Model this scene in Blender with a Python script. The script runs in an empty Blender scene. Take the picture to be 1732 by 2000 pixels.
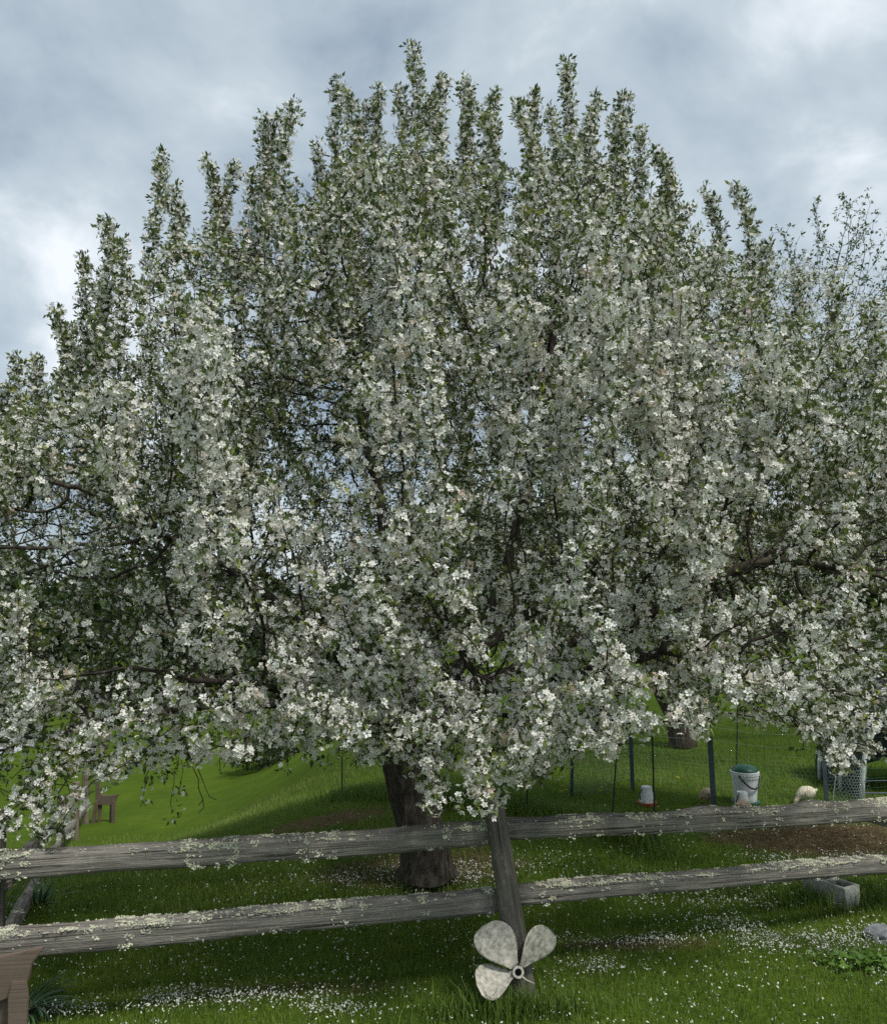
import bpy, bmesh, math, random
import numpy as np
from mathutils import Vector, Matrix, noise as mnoise

random.seed(7)
rng = np.random.default_rng(7)
R = math.radians
S = bpy.context.scene
COL = S.collection
STATS = []

# ------------------------------------------------------------------ camera
CAMZ, PITCH, FPX = 2.5, R(5.33), 1650.0
cam_d = bpy.data.cameras.new("camera")
cam = bpy.data.objects.new("camera", cam_d)
COL.objects.link(cam)
cam.location = (0, 0, CAMZ)
cam.rotation_euler = (R(90) + PITCH, 0, 0)
cam_d.sensor_fit = 'HORIZONTAL'
cam_d.sensor_width = 36.0
cam_d.lens = FPX / 1732.0 * 36.0
cam_d.clip_start = 0.05
cam_d.clip_end = 2000
S.camera = cam

# ------------------------------------------------------------------ sky, sun, exposure
SUN_EL, SUN_AZ = R(57), R(132)      # azimuth clockwise from +Y (the view direction): high, from the right and a little behind the camera
w = bpy.data.worlds.new("World")
S.world = w
w.use_nodes = True
nt = w.node_tree
nt.nodes.clear()
def wn(t, **k):
    n = nt.nodes.new(t)
    for a, b in k.items():
        setattr(n, a, b)
    return n
wo = wn('ShaderNodeOutputWorld')
bg = wn('ShaderNodeBackground')
bg.inputs[1].default_value = 0.1
sky = wn('ShaderNodeTexSky', sky_type='NISHITA', sun_disc=False)
sky.sun_elevation = SUN_EL
sky.sun_rotation = SUN_AZ
tc = wn('ShaderNodeTexCoord')
sep = wn('ShaderNodeSeparateXYZ')
nt.links.new(tc.outputs['Generated'], sep.inputs[0])
def wmath(op, a, b=None):
    m = wn('ShaderNodeMath', operation=op)
    for i, v in enumerate((a, b)):
        if v is None: continue
        if isinstance(v, (int, float)): m.inputs[i].default_value = v
        else: nt.links.new(v, m.inputs[i])
    return m.outputs[0]
zc = wmath('ADD', wmath('MAXIMUM', sep.outputs[2], 0.0), 0.5)
px_ = wmath('DIVIDE', sep.outputs[0], zc)
py_ = wmath('DIVIDE', sep.outputs[1], zc)
cmb = wn('ShaderNodeCombineXYZ')
nt.links.new(px_, cmb.inputs[0]); nt.links.new(py_, cmb.inputs[1])
cmb.inputs[2].default_value = 5.5
n1 = wn('ShaderNodeTexNoise'); n1.inputs['Scale'].default_value = 3.6; n1.inputs['Detail'].default_value = 7; n1.inputs['Roughness'].default_value = 0.55; n1.inputs['Distortion'].default_value = 0.25
n2 = wn('ShaderNodeTexNoise'); n2.inputs['Scale'].default_value = 1.6; n2.inputs['Detail'].default_value = 3; n2.inputs['Roughness'].default_value = 0.5
nt.links.new(cmb.outputs[0], n1.inputs['Vector']); nt.links.new(cmb.outputs[0], n2.inputs['Vector'])
mixn = wmath('ADD', wmath('MULTIPLY', n1.outputs[0], 0.62), wmath('MULTIPLY', n2.outputs[0], 0.38))
rmp = wn('ShaderNodeValToRGB')
nt.links.new(mixn, rmp.inputs[0])
e = rmp.color_ramp.elements
e[0].position = 0.38; e[0].color = (0.26, 0.33, 0.42, 1)
e[1].position = 0.64; e[1].color = (0.86, 0.90, 0.94, 1)
k = e.new(0.47); k.color = (0.41, 0.49, 0.555, 1)
k = e.new(0.54); k.color = (0.52, 0.60, 0.655, 1)
mx = wn('ShaderNodeMixRGB'); mx.inputs[0].default_value = 0.88
sc10 = wn('ShaderNodeVectorMath', operation='SCALE'); sc10.inputs['Scale'].default_value = 10.0
nt.links.new(rmp.outputs[0], sc10.inputs[0])
nt.links.new(sky.outputs[0], mx.inputs[1]); nt.links.new(sc10.outputs[0], mx.inputs[2])
nt.links.new(mx.outputs[0], bg.inputs[0]); nt.links.new(bg.outputs[0], wo.inputs[0])

sd = bpy.data.lights.new("sun", 'SUN')
sd.energy = 2.6; sd.angle = R(10); sd.color = (1.0, 0.96, 0.90)
so = bpy.data.objects.new("sun", sd); COL.objects.link(so)
sdir = Vector((math.sin(SUN_AZ) * math.cos(SUN_EL), math.cos(SUN_AZ) * math.cos(SUN_EL), math.sin(SUN_EL)))
so.rotation_euler = sdir.to_track_quat('Z', 'Y').to_euler()
so.location = sdir * 40
S.view_settings.view_transform = 'Standard'
S.view_settings.look = 'None'
S.view_settings.exposure = 0.25
S.view_settings.gamma = 1.0
S.render.engine = 'CYCLES'
S.cycles.max_bounces = 4
S.cycles.diffuse_bounces = 2
S.cycles.transmission_bounces = 2
S.cycles.use_denoising = False

# ------------------------------------------------------------------ helpers
def nvec(p):
    return (mnoise.noise(p), mnoise.noise(p + Vector((17.3, 4.1, 9.7))), mnoise.noise(p + Vector((-8.2, 21.5, 3.3))))
CT, ST = math.cos(PITCH), math.sin(PITCH)
def V(px, py, d):
    """the world point that stands d metres ahead at a photograph position (used to lay the place out)"""
    u, v = (px - 866) / FPX, (1000 - py) / FPX
    t = d / (CT - v * ST)
    return Vector((u * t, d, CAMZ + (ST + v * CT) * t))
def proj(P):
    P = np.asarray(P, float)
    x, y, z = P[..., 0], P[..., 1], P[..., 2] - CAMZ
    zc_ = y * CT + z * ST
    yc_ = -y * ST + z * CT
    zc_ = np.maximum(zc_, 0.05)
    return 866 + FPX * x / zc_, 1000 - FPX * yc_ / zc_
def sst(a, b, x):
    t = np.clip((x - a) / (b - a), 0, 1)
    return t * t * (3 - 2 * t)
def gz(x, y):
    """ground height"""
    x = np.asarray(x, float); y = np.asarray(y, float)
    left = sst(0.6, -6.0, x)
    fall = -0.27 * 8.0 * sst(5.5, 17.5, y) * left
    n = 0.025 * np.sin(x * 1.3 + 0.7) * np.cos(y * 0.9) + 0.012 * np.sin(x * 3.1 + y * 2.3)
    rise = 3.2 * sst(22, 75, y)
    return fall + n + 0.025 * np.minimum(x, 0) + rise
def G(px, py):
    """ground point seen at a photograph position"""
    lo, hi = 1.5, 60.0
    for _ in range(50):
        m = (lo + hi) / 2
        p = V(px, py, m)
        if p.z > float(gz(p.x, p.y)): lo = m
        else: hi = m
    p = V(px, py, lo)
    p.z = float(gz(p.x, p.y))
    return p

def tag(o, label=None, cat=None, group=None, kind=None):
    if label: o["label"] = label
    if cat: o["category"] = cat
    if group: o["group"] = group
    if kind: o["kind"] = kind
    return o
def empty(name, loc=(0, 0, 0), rz=0):
    o = bpy.data.objects.new(name, None)
    o.empty_display_size = 0.1
    COL.objects.link(o)
    o.location = loc; o.rotation_euler = (0, 0, rz)
    return o
def link(name, me, mat=None, parent=None, loc=None, rot=None):
    o = bpy.data.objects.new(name, me)
    COL.objects.link(o)
    if mat is not None and len(me.materials) == 0: me.materials.append(mat)
    if parent is not None: o.parent = parent
    if loc is not None: o.location = loc
    if rot is not None: o.rotation_euler = rot
    return o
def mesh(name, vs, fs, smooth=False):
    me = bpy.data.meshes.new(name)
    me.from_pydata([tuple(v) for v in vs], [], [tuple(f) for f in fs])
    me.update()
    if smooth: me.polygons.foreach_set('use_smooth', [True] * len(me.polygons))
    return me
def bigmesh(name, verts, loops, sizes, tint=None, smooth=False):
    """verts (N,3); loops flat vertex indices; sizes = verts per face (an int, or an array)"""
    me = bpy.data.meshes.new(name)
    verts = np.ascontiguousarray(verts, np.float32)
    loops = np.ascontiguousarray(loops, np.int32).ravel()
    me.vertices.add(len(verts)); me.vertices.foreach_set('co', verts.ravel())
    if np.isscalar(sizes): sizes = np.full(len(loops) // sizes, sizes, np.int32)
    starts = np.concatenate([[0], np.cumsum(sizes)[:-1]]).astype(np.int32)
    me.loops.add(len(loops)); me.loops.foreach_set('vertex_index', loops)
    me.polygons.add(len(sizes)); me.polygons.foreach_set('loop_start', starts)
    if smooth: me.polygons.foreach_set('use_smooth', np.ones(len(sizes), bool))
    if tint is not None:
        a = me.attributes.new('tint', 'FLOAT', 'POINT')
        a.data.foreach_set('value', np.ascontiguousarray(tint, np.float32))
    me.update(calc_edges=True)
    return me
class MB:
    """collects simple shapes into one mesh"""
    def __init__(s): s.v = []; s.f = []
    def add(s, vs, fs):
        b = len(s.v); s.v += [tuple(p) for p in vs]; s.f += [tuple(i + b for i in f) for f in fs]; return s
    def box(s, c, sz, rz=0.0):
        cx, cy, cz = c; a, b, h = sz[0] / 2, sz[1] / 2, sz[2] / 2
        ca, sa = math.cos(rz), math.sin(rz)
        vs = []
        for z in (-h, h):
            for x, y in ((-a, -b), (a, -b), (a, b), (-a, b)):
                vs.append((cx + x * ca - y * sa, cy + x * sa + y * ca, cz + z))
        return s.add(vs, [(3, 2, 1, 0), (4, 5, 6, 7), (0, 1, 5, 4), (1, 2, 6, 5), (2, 3, 7, 6), (3, 0, 4, 7)])
    def tube(s, pts, r, n=8, caps=True):
        pts = [Vector(p) for p in pts]
        rs = r if isinstance(r, (list, tuple)) else [r] * len(pts)
        vs = []; fs = []
        up = None
        for i, p in enumerate(pts):
            d = (pts[min(i + 1, len(pts) - 1)] - pts[max(i - 1, 0)]).normalized()
            if up is None:
                up = Vector((0, 0, 1)) if abs(d.z) < 0.9 else Vector((1, 0, 0))
            a = d.cross(up).normalized(); b = a.cross(d).normalized(); up = b
            for k in range(n):
                t = 2 * math.pi * k / n
                vs.append(p + (a * math.cos(t) + b * math.sin(t)) * rs[i])
        for i in range(len(pts) - 1):
            for k in range(n):
                k2 = (k + 1) % n
                fs.append((i * n + k, i * n + k2, (i + 1) * n + k2, (i + 1) * n + k))
        if caps:
            fs.append(tuple(range(n - 1, -1, -1))); fs.append(tuple((len(pts) - 1) * n + k for k in range(n)))
        return s.add(vs, fs)
    def lathe(s, prof, n=24, c=(0, 0, 0)):
        vs = []; fs = []
        for r_, z in prof:
            for k in range(n):
                t = 2 * math.pi * k / n
                vs.append((c[0] + r_ * math.cos(t), c[1] + r_ * math.sin(t), c[2] + z))
        for i in range(len(prof) - 1):
            for k in range(n):
                k2 = (k + 1) % n
                fs.append((i * n + k, i * n + k2, (i + 1) * n + k2, (i + 1) * n + k))
        return s.add(vs, fs)
    def build(s, name, mat, parent=None, loc=None, rot=None, smooth=False):
        return link(name, mesh(name, s.v, s.f, smooth), mat, parent, loc, rot)

# ------------------------------------------------------------------ materials
def mat(name):
    m = bpy.data.materials.new(name); m.use_nodes = True
    t = m.node_tree; b = t.nodes['Principled BSDF']
    return m, t, b
def N(t, typ, **k):
    n = t.nodes.new(typ)
    for a, v in k.items(): setattr(n, a, v)
    return n
def ramp(t, src, stops):
    r = N(t, 'ShaderNodeValToRGB'); t.links.new(src, r.inputs[0])
    el = r.color_ramp.elements
    el[0].position, el[0].color = stops[0][0], (*stops[0][1], 1)
    el[1].position, el[1].color = stops[-1][0], (*stops[-1][1], 1)
    for p, c in stops[1:-1]:
        q = el.new(p); q.color = (*c, 1)
    return r.outputs[0]
def noise_tex(t, scale, vec=None, detail=6, rough=0.6):
    n = N(t, 'ShaderNodeTexNoise'); n.inputs['Scale'].default_value = scale
    n.inputs['Detail'].default_value = detail; n.inputs['Roughness'].default_value = rough
    if vec is not None: t.links.new(vec, n.inputs['Vector'])
    return n.outputs[0]
def mapped(t, sc, coord='Object'):
    c = N(t, 'ShaderNodeTexCoord'); m = N(t, 'ShaderNodeMapping'); m.inputs['Scale'].default_value = sc
    t.links.new(c.outputs[coord], m.inputs[0]); return m.outputs[0]
def bump(t, b, h, dist=0.01, strength=0.6):
    n = N(t, 'ShaderNodeBump'); n.inputs['Distance'].default_value = dist; n.inputs['Strength'].default_value = strength
    t.links.new(h, n.inputs['Height']); t.links.new(n.outputs[0], b.inputs['Normal'])
def mixc(t, f, a, b_):
    m = N(t, 'ShaderNodeMixRGB')
    for i, v in enumerate((f, a, b_)):
        if isinstance(v, (int, float)): m.inputs[i].default_value = v
        elif isinstance(v, tuple): m.inputs[i].default_value = (*v, 1)
        else: t.links.new(v, m.inputs[i])
    return m.outputs[0]
def plain(name, c, rough=0.6, var=0.12, scale=12, metal=0.0, bmp=0.0):
    m, t, b = mat(name)
    n = noise_tex(t, scale, mapped(t, (1, 1, 1)))
    lo = tuple(max(0, x * (1 - var * 1.6)) for x in c); hi = tuple(min(1, x * (1 + var * 1.6)) for x in c)
    t.links.new(ramp(t, n, [(0.3, lo), (0.7, hi)]), b.inputs['Base Color'])
    b.inputs['Roughness'].default_value = rough; b.inputs['Metallic'].default_value = metal
    if bmp: bump(t, b, n, bmp)
    return m
def attr(t):
    a = N(t, 'ShaderNodeAttribute'); a.attribute_name = 'tint'; return a.outputs['Fac']
def leafy(name, stops, transl=0.35, rough=0.55, spec=0.3):
    """thin leaf or petal: colour by its own tint value, some light passes through"""
    m, t, b = mat(name)
    c = ramp(t, attr(t), stops)
    t.links.new(c, b.inputs['Base Color']); b.inputs['Roughness'].default_value = rough
    b.inputs['Specular IOR Level'].default_value = spec
    tr = N(t, 'ShaderNodeBsdfTranslucent'); t.links.new(c, tr.inputs[0])
    mxs = N(t, 'ShaderNodeMixShader'); mxs.inputs[0].default_value = transl
    t.links.new(b.outputs[0], mxs.inputs[1]); t.links.new(tr.outputs[0], mxs.inputs[2])
    t.links.new(mxs.outputs[0], t.nodes['Material Output'].inputs[0])
    return m
def wood(name, dark, mid, light, lich=0.0, axis='X', crack=0.85):
    m, t, b = mat(name)
    sc = {'X': (1.6, 30, 30), 'Z': (30, 30, 1.6)}[axis]
    g = noise_tex(t, 1.5, mapped(t, sc), 9, 0.68)
    big = noise_tex(t, 5.0, mapped(t, (1, 1, 1)), 4)
    c = ramp(t, g, [(0.28, dark), (0.5, mid), (0.75, light)])
    c = mixc(t, ramp(t, big, [(0.35, (0, 0, 0)), (0.7, (0.55, 0.55, 0.55))]), c, tuple(x * 0.62 for x in mid))
    cr = noise_tex(t, 2.0, mapped(t, {'X': (0.55, 42, 42), 'Z': (42, 42, 0.55)}[axis]), 3, 0.5)
    c = mixc(t, ramp(t, cr, [(0.34, (crack, crack, crack)), (0.40, (0, 0, 0))]), c, tuple(x * 0.5 for x in dark))
    if lich:
        l1 = noise_tex(t, 26, mapped(t, (1, 1, 1)), 5, 0.7)
        c = mixc(t, ramp(t, l1, [(0.60, (0, 0, 0)), (0.66, (lich, lich, lich))]), c, (0.36, 0.37, 0.27))
    t.links.new(c, b.inputs['Base Color']); b.inputs['Roughness'].default_value = 0.9
    b.inputs['Specular IOR Level'].default_value = 0.15
    hs = N(t, 'ShaderNodeMath', operation='ADD'); t.links.new(g, hs.inputs[0]); t.links.new(cr, hs.inputs[1])
    bump(t, b, hs.outputs[0], 0.016 if crack else 0.003, 1.0)
    return m
M_RAIL = wood('weathered_rail_wood', (0.075, 0.068, 0.06), (0.25, 0.23, 0.20), (0.42, 0.39, 0.34), 0.5)
M_POST = wood('weathered_post_wood', (0.05, 0.046, 0.04), (0.17, 0.155, 0.13), (0.32, 0.295, 0.25), 0.4, 'Z')
M_FARPOST = wood('tan_post_wood', (0.09, 0.075, 0.05), (0.22, 0.19, 0.13), (0.34, 0.30, 0.22), 0.2, 'Z')
M_DEER = wood('brown_deer_wood', (0.15, 0.115, 0.088), (0.17, 0.13, 0.10), (0.19, 0.147, 0.115), 0, 'X', 0.0)
def bark():
    m, t, b = mat('apple_bark')
    g = noise_tex(t, 3.0, mapped(t, (7, 7, 2.2)), 9, 0.7)
    c = ramp(t, g, [(0.3, (0.014, 0.012, 0.010)), (0.5, (0.07, 0.059, 0.047)), (0.72, (0.17, 0.15, 0.12))])
    t.links.new(c, b.inputs['Base Color']); b.inputs['Roughness'].default_value = 0.95
    b.inputs['Specular IOR Level'].default_value = 0.1
    bump(t, b, g, 0.03, 1.0)
    return m
M_BARK = bark()
M_PETAL = leafy('apple_petal', [(0.0, (0.58, 0.46, 0.36)), (0.12, (0.72, 0.66, 0.56)), (0.4, (0.79, 0.775, 0.70)), (1.0, (0.86, 0.85, 0.79))], 0.20, 0.7, 0.12)
M_LEAF = leafy('apple_leaf', [(0.0, (0.065, 0.095, 0.035)), (0.5, (0.12, 0.165, 0.05)), (0.85, (0.21, 0.265, 0.06)), (1.0, (0.29, 0.32, 0.07))], 0.35)
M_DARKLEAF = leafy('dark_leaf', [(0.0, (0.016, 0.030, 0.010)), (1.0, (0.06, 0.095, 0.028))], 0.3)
M_SPRING = leafy('young_leaf', [(0.0, (0.05, 0.08, 0.025)), (1.0, (0.13, 0.18, 0.05))], 0.4)
M_GRASS = leafy('grass_blade', [(0.0, (0.06, 0.115, 0.022)), (0.35, (0.115, 0.19, 0.032)), (0.62, (0.175, 0.25, 0.044)), (0.82, (0.27, 0.305, 0.085)), (0.9, (0.23, 0.17, 0.065)), (1.0, (0.19, 0.125, 0.055))], 0.35, 0.5, 0.25)
M_DAFF = leafy('bulb_leaf', [(0.0, (0.02, 0.06, 0.025)), (1.0, (0.07, 0.14, 0.06))], 0.25, 0.45, 0.4)
M_WEED = leafy('broad_weed_leaf', [(0.0, (0.06, 0.14, 0.02)), (1.0, (0.14, 0.24, 0.04))], 0.3)
M_LICHEN = leafy('lichen', [(0.0, (0.28, 0.29, 0.23)), (0.5, (0.46, 0.47, 0.36)), (0.85, (0.60, 0.59, 0.40)), (1.0, (0.76, 0.76, 0.68))], 0.0, 0.95, 0.05)
M_BLADE = plain('weathered_aluminium', (0.39, 0.37, 0.31), 0.8, 0.34, 38, 0.1, 0.004)
M_DARK = plain('dark_bore', (0.012, 0.012, 0.012), 0.8)
M_CONC = plain('concrete', (0.34, 0.35, 0.31), 0.9, 0.22, 40, 0, 0.004)
M_WHITEP = plain('white_plastic', (0.74, 0.76, 0.76), 0.4, 0.06, 9)
M_REDP = plain('red_plastic', (0.42, 0.07, 0.03), 0.45, 0.15)
M_GREENP = plain('green_plastic', (0.02, 0.10, 0.065), 0.4, 0.15)
M_BLACK = plain('black_plastic', (0.014, 0.015, 0.016), 0.5)
M_TPOST = plain('grey_blue_steel', (0.06, 0.075, 0.10), 0.55, 0.2, 14, 0.3)
M_GALV = plain('galvanised_wire', (0.30, 0.36, 0.34), 0.6, 0.2, 14, 0.2)
M_GNET = plain('green_netting', (0.03, 0.17, 0.08), 0.6, 0.15)
M_TARP = plain('dark_tarpaulin', (0.016, 0.024, 0.026), 0.6, 0.35, 5, 0, 0.02)
M_STONE = plain('grey_stone', (0.19, 0.20, 0.21), 0.9, 0.25, 20, 0, 0.01)
M_BUFF = plain('buff_feathers', (0.52, 0.41, 0.30), 0.9, 0.25, 45, 0, 0.01)
M_CREAM = plain('cream_feathers', (0.60, 0.54, 0.42), 0.9, 0.25, 45, 0, 0.01)
M_BEAK = plain('bird_horn', (0.45, 0.28, 0.10), 0.6)
M_COMB = plain('bird_comb', (0.45, 0.07, 0.05), 0.6)
M_YELLOW = plain('dandelion_yellow', (0.75, 0.58, 0.03), 0.8)
M_STEM = plain('dandelion_stem', (0.12, 0.20, 0.05), 0.7)
M_STRAW = leafy('dead_stalk', [(0.0, (0.10, 0.075, 0.04)), (1.0, (0.30, 0.25, 0.15))], 0.1, 0.9, 0.1)
M_GRAVEL = plain('pale_gravel', (0.36, 0.37, 0.37), 0.95, 0.15, 3, 0, 0.02)

# ------------------------------------------------------------------ ground
PATCH = []       # worn brown patches (x, y, rx, ry, strength)
for a, b_, rx, ry, s in ((1660, 1636, 1.35, 0.62, 1.0), (1490, 1638, 0.6, 0.3, 0.85), (640, 1602, 0.75, 0.38, 0.85), (820, 1700, 0.95, 0.55, 0.75), (1250, 1850, 0.55, 0.09, 0.6), (560, 1935, 0.8, 0.12, 0.35)):
    p = G(a, b_); PATCH.append((p.x, p.y, rx, ry, s))
def worn(x, y):
    x = np.asarray(x, float); y = np.asarray(y, float)
    o = np.zeros_like(x)
    for (a, b_, rx, ry, s) in PATCH:
        dd = ((x - a) / rx) ** 2 + ((y - b_) / ry) ** 2
        wob = 0.25 * np.sin(x * 9 + y * 5) * np.cos(y * 11 - x * 3)
        o = np.maximum(o, s * sst(1.25, 0.45, dd + wob))
    return o
u = np.concatenate([np.linspace(-260, -13, 26)[:-1], np.linspace(-13, 13, 150), np.linspace(13, 260, 26)[1:]])
v = np.concatenate([np.linspace(-40, 1.5, 14)[:-1], np.linspace(1.5, 20, 130), np.linspace(20, 420, 60)[1:]])
gx, gy = np.meshgrid(u, v)
gzv = gz(gx, gy)
nu, nv = len(u), len(v)
vid = np.arange(nu * nv).reshape(nv, nu)
quads = np.stack([vid[:-1, :-1], vid[:-1, 1:], vid[1:, 1:], vid[1:, :-1]], -1).reshape(-1, 4)
gme = bigmesh('ground', np.stack([gx, gy, gzv], -1).reshape(-1, 3), quads, 4, worn(gx, gy).ravel(), True)
gm, t, b = mat('lawn_soil')
n_a = noise_tex(t, 1.1, mapped(t, (1, 1, 1)), 5)
n_b = noise_tex(t, 30, mapped(t, (1, 1, 1)), 4, 0.7)
cg = ramp(t, n_a, [(0.3, (0.06, 0.105, 0.010)), (0.55, (0.095, 0.150, 0.013)), (0.75, (0.13, 0.175, 0.02))])
n_c = noise_tex(t, 9, mapped(t, (0.35, 1.6, 1)), 6, 0.75)
cg = mixc(t, ramp(t, n_c, [(0.38, (0, 0, 0)), (0.66, (0.75, 0.75, 0.75))]), cg, (0.055, 0.10, 0.012))
cg = mixc(t, ramp(t, n_b, [(0.35, (0, 0, 0)), (0.7, (0.6, 0.6, 0.6))]), cg, (0.05, 0.075, 0.012))
cs = ramp(t, n_b, [(0.3, (0.075, 0.052, 0.028)), (0.7, (0.20, 0.14, 0.08))])
t.links.new(mixc(t, attr(t), cg, cs), b.inputs['Base Color'])
b.inputs['Roughness'].default_value = 1.0; b.inputs['Specular IOR Level'].default_value = 0.05
bump(t, b, n_b, 0.03, 0.8)
tag(link('ground', gme, gm), kind='structure')

# pale gravel drive in the hollow beyond the side fence
dv = []; df = []
for i in range(25):
    s = i / 24
    x = -34 + 21.0 * s; y = 27.5 - 1.0 * s
    for off in (-1.1, 1.1):
        dv.append((x, y + off, float(gz(x, y + off)) + 0.03))
for i in range(24): df.append((2 * i, 2 * i + 2, 2 * i + 3, 2 * i + 1))
tag(link('gravel_drive', mesh('gravel_drive', dv, df), M_GRAVEL), kind='structure')

# ------------------------------------------------------------------ trees
def rand_unit(n):
    a = rng.normal(size=(n, 3)); return a / np.linalg.norm(a, axis=1, keepdims=True)
def frames(nrm, spin=True):
    """rotation matrices whose third column is nrm"""
    n = len(nrm)
    ref = rand_unit(n) if spin else np.tile(np.array([[0.0, 0, 1]]), (n, 1))
    a = np.cross(ref, nrm); ln = np.linalg.norm(a, axis=1, keepdims=True)
    a = np.where(ln < 1e-4, np.array([[1.0, 0, 0]]), a / np.maximum(ln, 1e-4))
    b_ = np.cross(nrm, a)
    return np.stack([a, b_, nrm], -1)
def grow(seed_pts, seed_par, attrs, step=0.13, infl=0.9, kill=0.22, trop=None, iters=140, jitter=0.12):
    """space colonisation: limbs reach out towards the attraction points"""
    P = [np.asarray(seed_pts, float)]; par = list(seed_par)
    A = np.asarray(attrs, float)
    best = np.full(len(A), 1e9); bi = np.zeros(len(A), int); alive = np.ones(len(A), bool)
    base = 0; new = P[0]
    kids = np.zeros(60000, int)
    for it in range(iters):
        ia = np.where(alive)[0]
        for c0 in range(0, len(new), 400):
            ch = new[c0:c0 + 400]
            d = ((A[ia][:, None, :] - ch[None]) ** 2).sum(-1)
            j = d.argmin(1); m = d[np.arange(len(ia)), j]
            up = m < best[ia]
            best[ia[up]] = m[up]; bi[ia[up]] = base + c0 + j[up]
        alive &= best > kill * kill
        ia = np.where(alive & (best < (infl if it > 25 else infl * 2) ** 2))[0]
        base += len(new)
        if len(ia) == 0: break
        allP = np.concatenate(P)
        dirs = A[ia] - allP[bi[ia]]; dirs /= np.linalg.norm(dirs, axis=1, keepdims=True)
        okk = kids[bi[ia]] < 3
        alive[ia[~okk & (rng.random(len(ia)) < 0.3)]] = False
        ia = ia[okk]; dirs = dirs[okk]
        if len(ia) == 0: new = np.zeros((0, 3)); break
        nodes, inv = np.unique(bi[ia], return_inverse=True)
        kids[nodes] += 1
        acc = np.zeros((len(nodes), 3)); np.add.at(acc, inv, dirs)
        acc /= np.maximum(np.linalg.norm(acc, axis=1, keepdims=True), 1e-3)
        acc += rng.normal(size=acc.shape) * jitter
        if trop is not None: acc[:, 2] += trop(allP[nodes])
        acc /= np.linalg.norm(acc, axis=1, keepdims=True)
        new = allP[nodes] + acc * step
        P.append(new); par += list(nodes)
        if len(par) > 42000: break
    return np.concatenate(P), np.array(par)
def pipe(P, par, tip=0.0035, ex=2.4):
    n = len(P); w_ = np.zeros(n)
    kids = np.bincount(par[par >= 0], minlength=n)
    for i in range(n - 1, -1, -1):
        if w_[i] == 0: w_[i] = tip ** ex
        if par[i] >= 0: w_[par[i]] += w_[i]
    return w_ ** (1 / ex), kids
def limbs_mesh(name, P, par, rad, cap=0.2):
    idx = np.where(par >= 0)[0]; pa = par[idx]
    r1 = np.minimum(rad[idx], cap); r0 = np.minimum(np.minimum(rad[pa], rad[idx] * 1.22), cap)
    d = P[idx] - P[pa]; d /= np.maximum(np.linalg.norm(d, axis=1, keepdims=True), 1e-6)
    dn = np.zeros_like(P); dn[idx] = d
    d0 = d + np.where((rad[idx] > 0.75 * rad[pa])[:, None], dn[pa], 0); d0 /= np.linalg.norm(d0, axis=1, keepdims=True)
    V_ = []; L = []; base = 0
    for thick, k in ((True, 9), (False, 3)):
        s = (r1 > 0.014) == thick
        if not s.any(): continue
        F0 = frames(d0[s], False); F1 = frames(d[s], False)
        ang = np.arange(k) * 2 * math.pi / k
        c = np.stack([np.cos(ang), np.sin(ang), 0 * ang], -1)
        ring0 = P[pa[s]][:, None] - d[s][:, None] * 0.0 + np.einsum('nij,kj->nki', F0, c) * r0[s][:, None, None]
        ring1 = P[idx[s]][:, None] + np.einsum('nij,kj->nki', F1, c) * r1[s][:, None, None]
        vv = np.concatenate([ring0, ring1], 1)
        kk = np.arange(k); k2 = (kk + 1) % k
        f = np.stack([kk, k2, k2 + k, kk + k], -1)
        m = len(vv)
        V_.append(vv.reshape(-1, 3)); L.append((f[None] + (np.arange(m) * 2 * k)[:, None, None] + base).reshape(-1, 4))
        base += m * 2 * k
    return bigmesh(name, np.concatenate(V_), np.concatenate(L), 4, None, True)

def petals_np(c, nrm, size, tri=False):
    """flowers: five cupped petals each (plain triangles where they are far off)"""
    n = len(c); F = frames(nrm)
    if tri:
        tv = [(0.05, 0, 0)]
        for k_ in range(5):
            for da in (-0.42, 0.42):
                a = 2 * math.pi * k_ / 5 + da; tv.append((0.95 * math.cos(a), 0.95 * math.sin(a), 0.34 + 0.1 * (da > 0)))
        tvv = np.array(tv)[None] * (1 + rng.normal(size=(n, 11, 1)) * 0.12)
        tvv[:, :, 2] *= rng.uniform(0.2, 1.7, size=(n, 1))
        vv = np.einsum('nij,nkj->nki', F, tvv) * size[:, None, None] + c[:, None]
        f = np.array([[0, 2 * k_ + 1, 2 * k_ + 2] for k_ in range(5)])
        return vv.reshape(-1, 3), (f[None] + (np.arange(n) * 11)[:, None, None]).reshape(-1, 3)
    tv = []
    for k_ in range(5):
        a = 2 * math.pi * k_ / 5
        ca, sa = math.cos(a), math.sin(a)
        for (rr, ww, zz) in ((0.12, 0, 0.0), (0.62, -0.36, 0.30), (1.0, 0.0, 0.34), (0.62, 0.36, 0.30)):
            tv.append((rr * ca - ww * sa, rr * sa + ww * ca, zz))
    tv = np.array(tv)
    tvv = tv[None] * (1 + rng.normal(size=(n, 20, 1)) * 0.10)
    tvv[:, :, 2] *= rng.uniform(0.2, 1.7, size=(n, 1))
    vv = np.einsum('nij,nkj->nki', F, tvv) * size[:, None, None] + c[:, None]
    loops = (np.arange(20)[None] + (np.arange(n) * 20)[:, None]).reshape(-1, 4)
    return vv.reshape(-1, 3), loops
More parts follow.
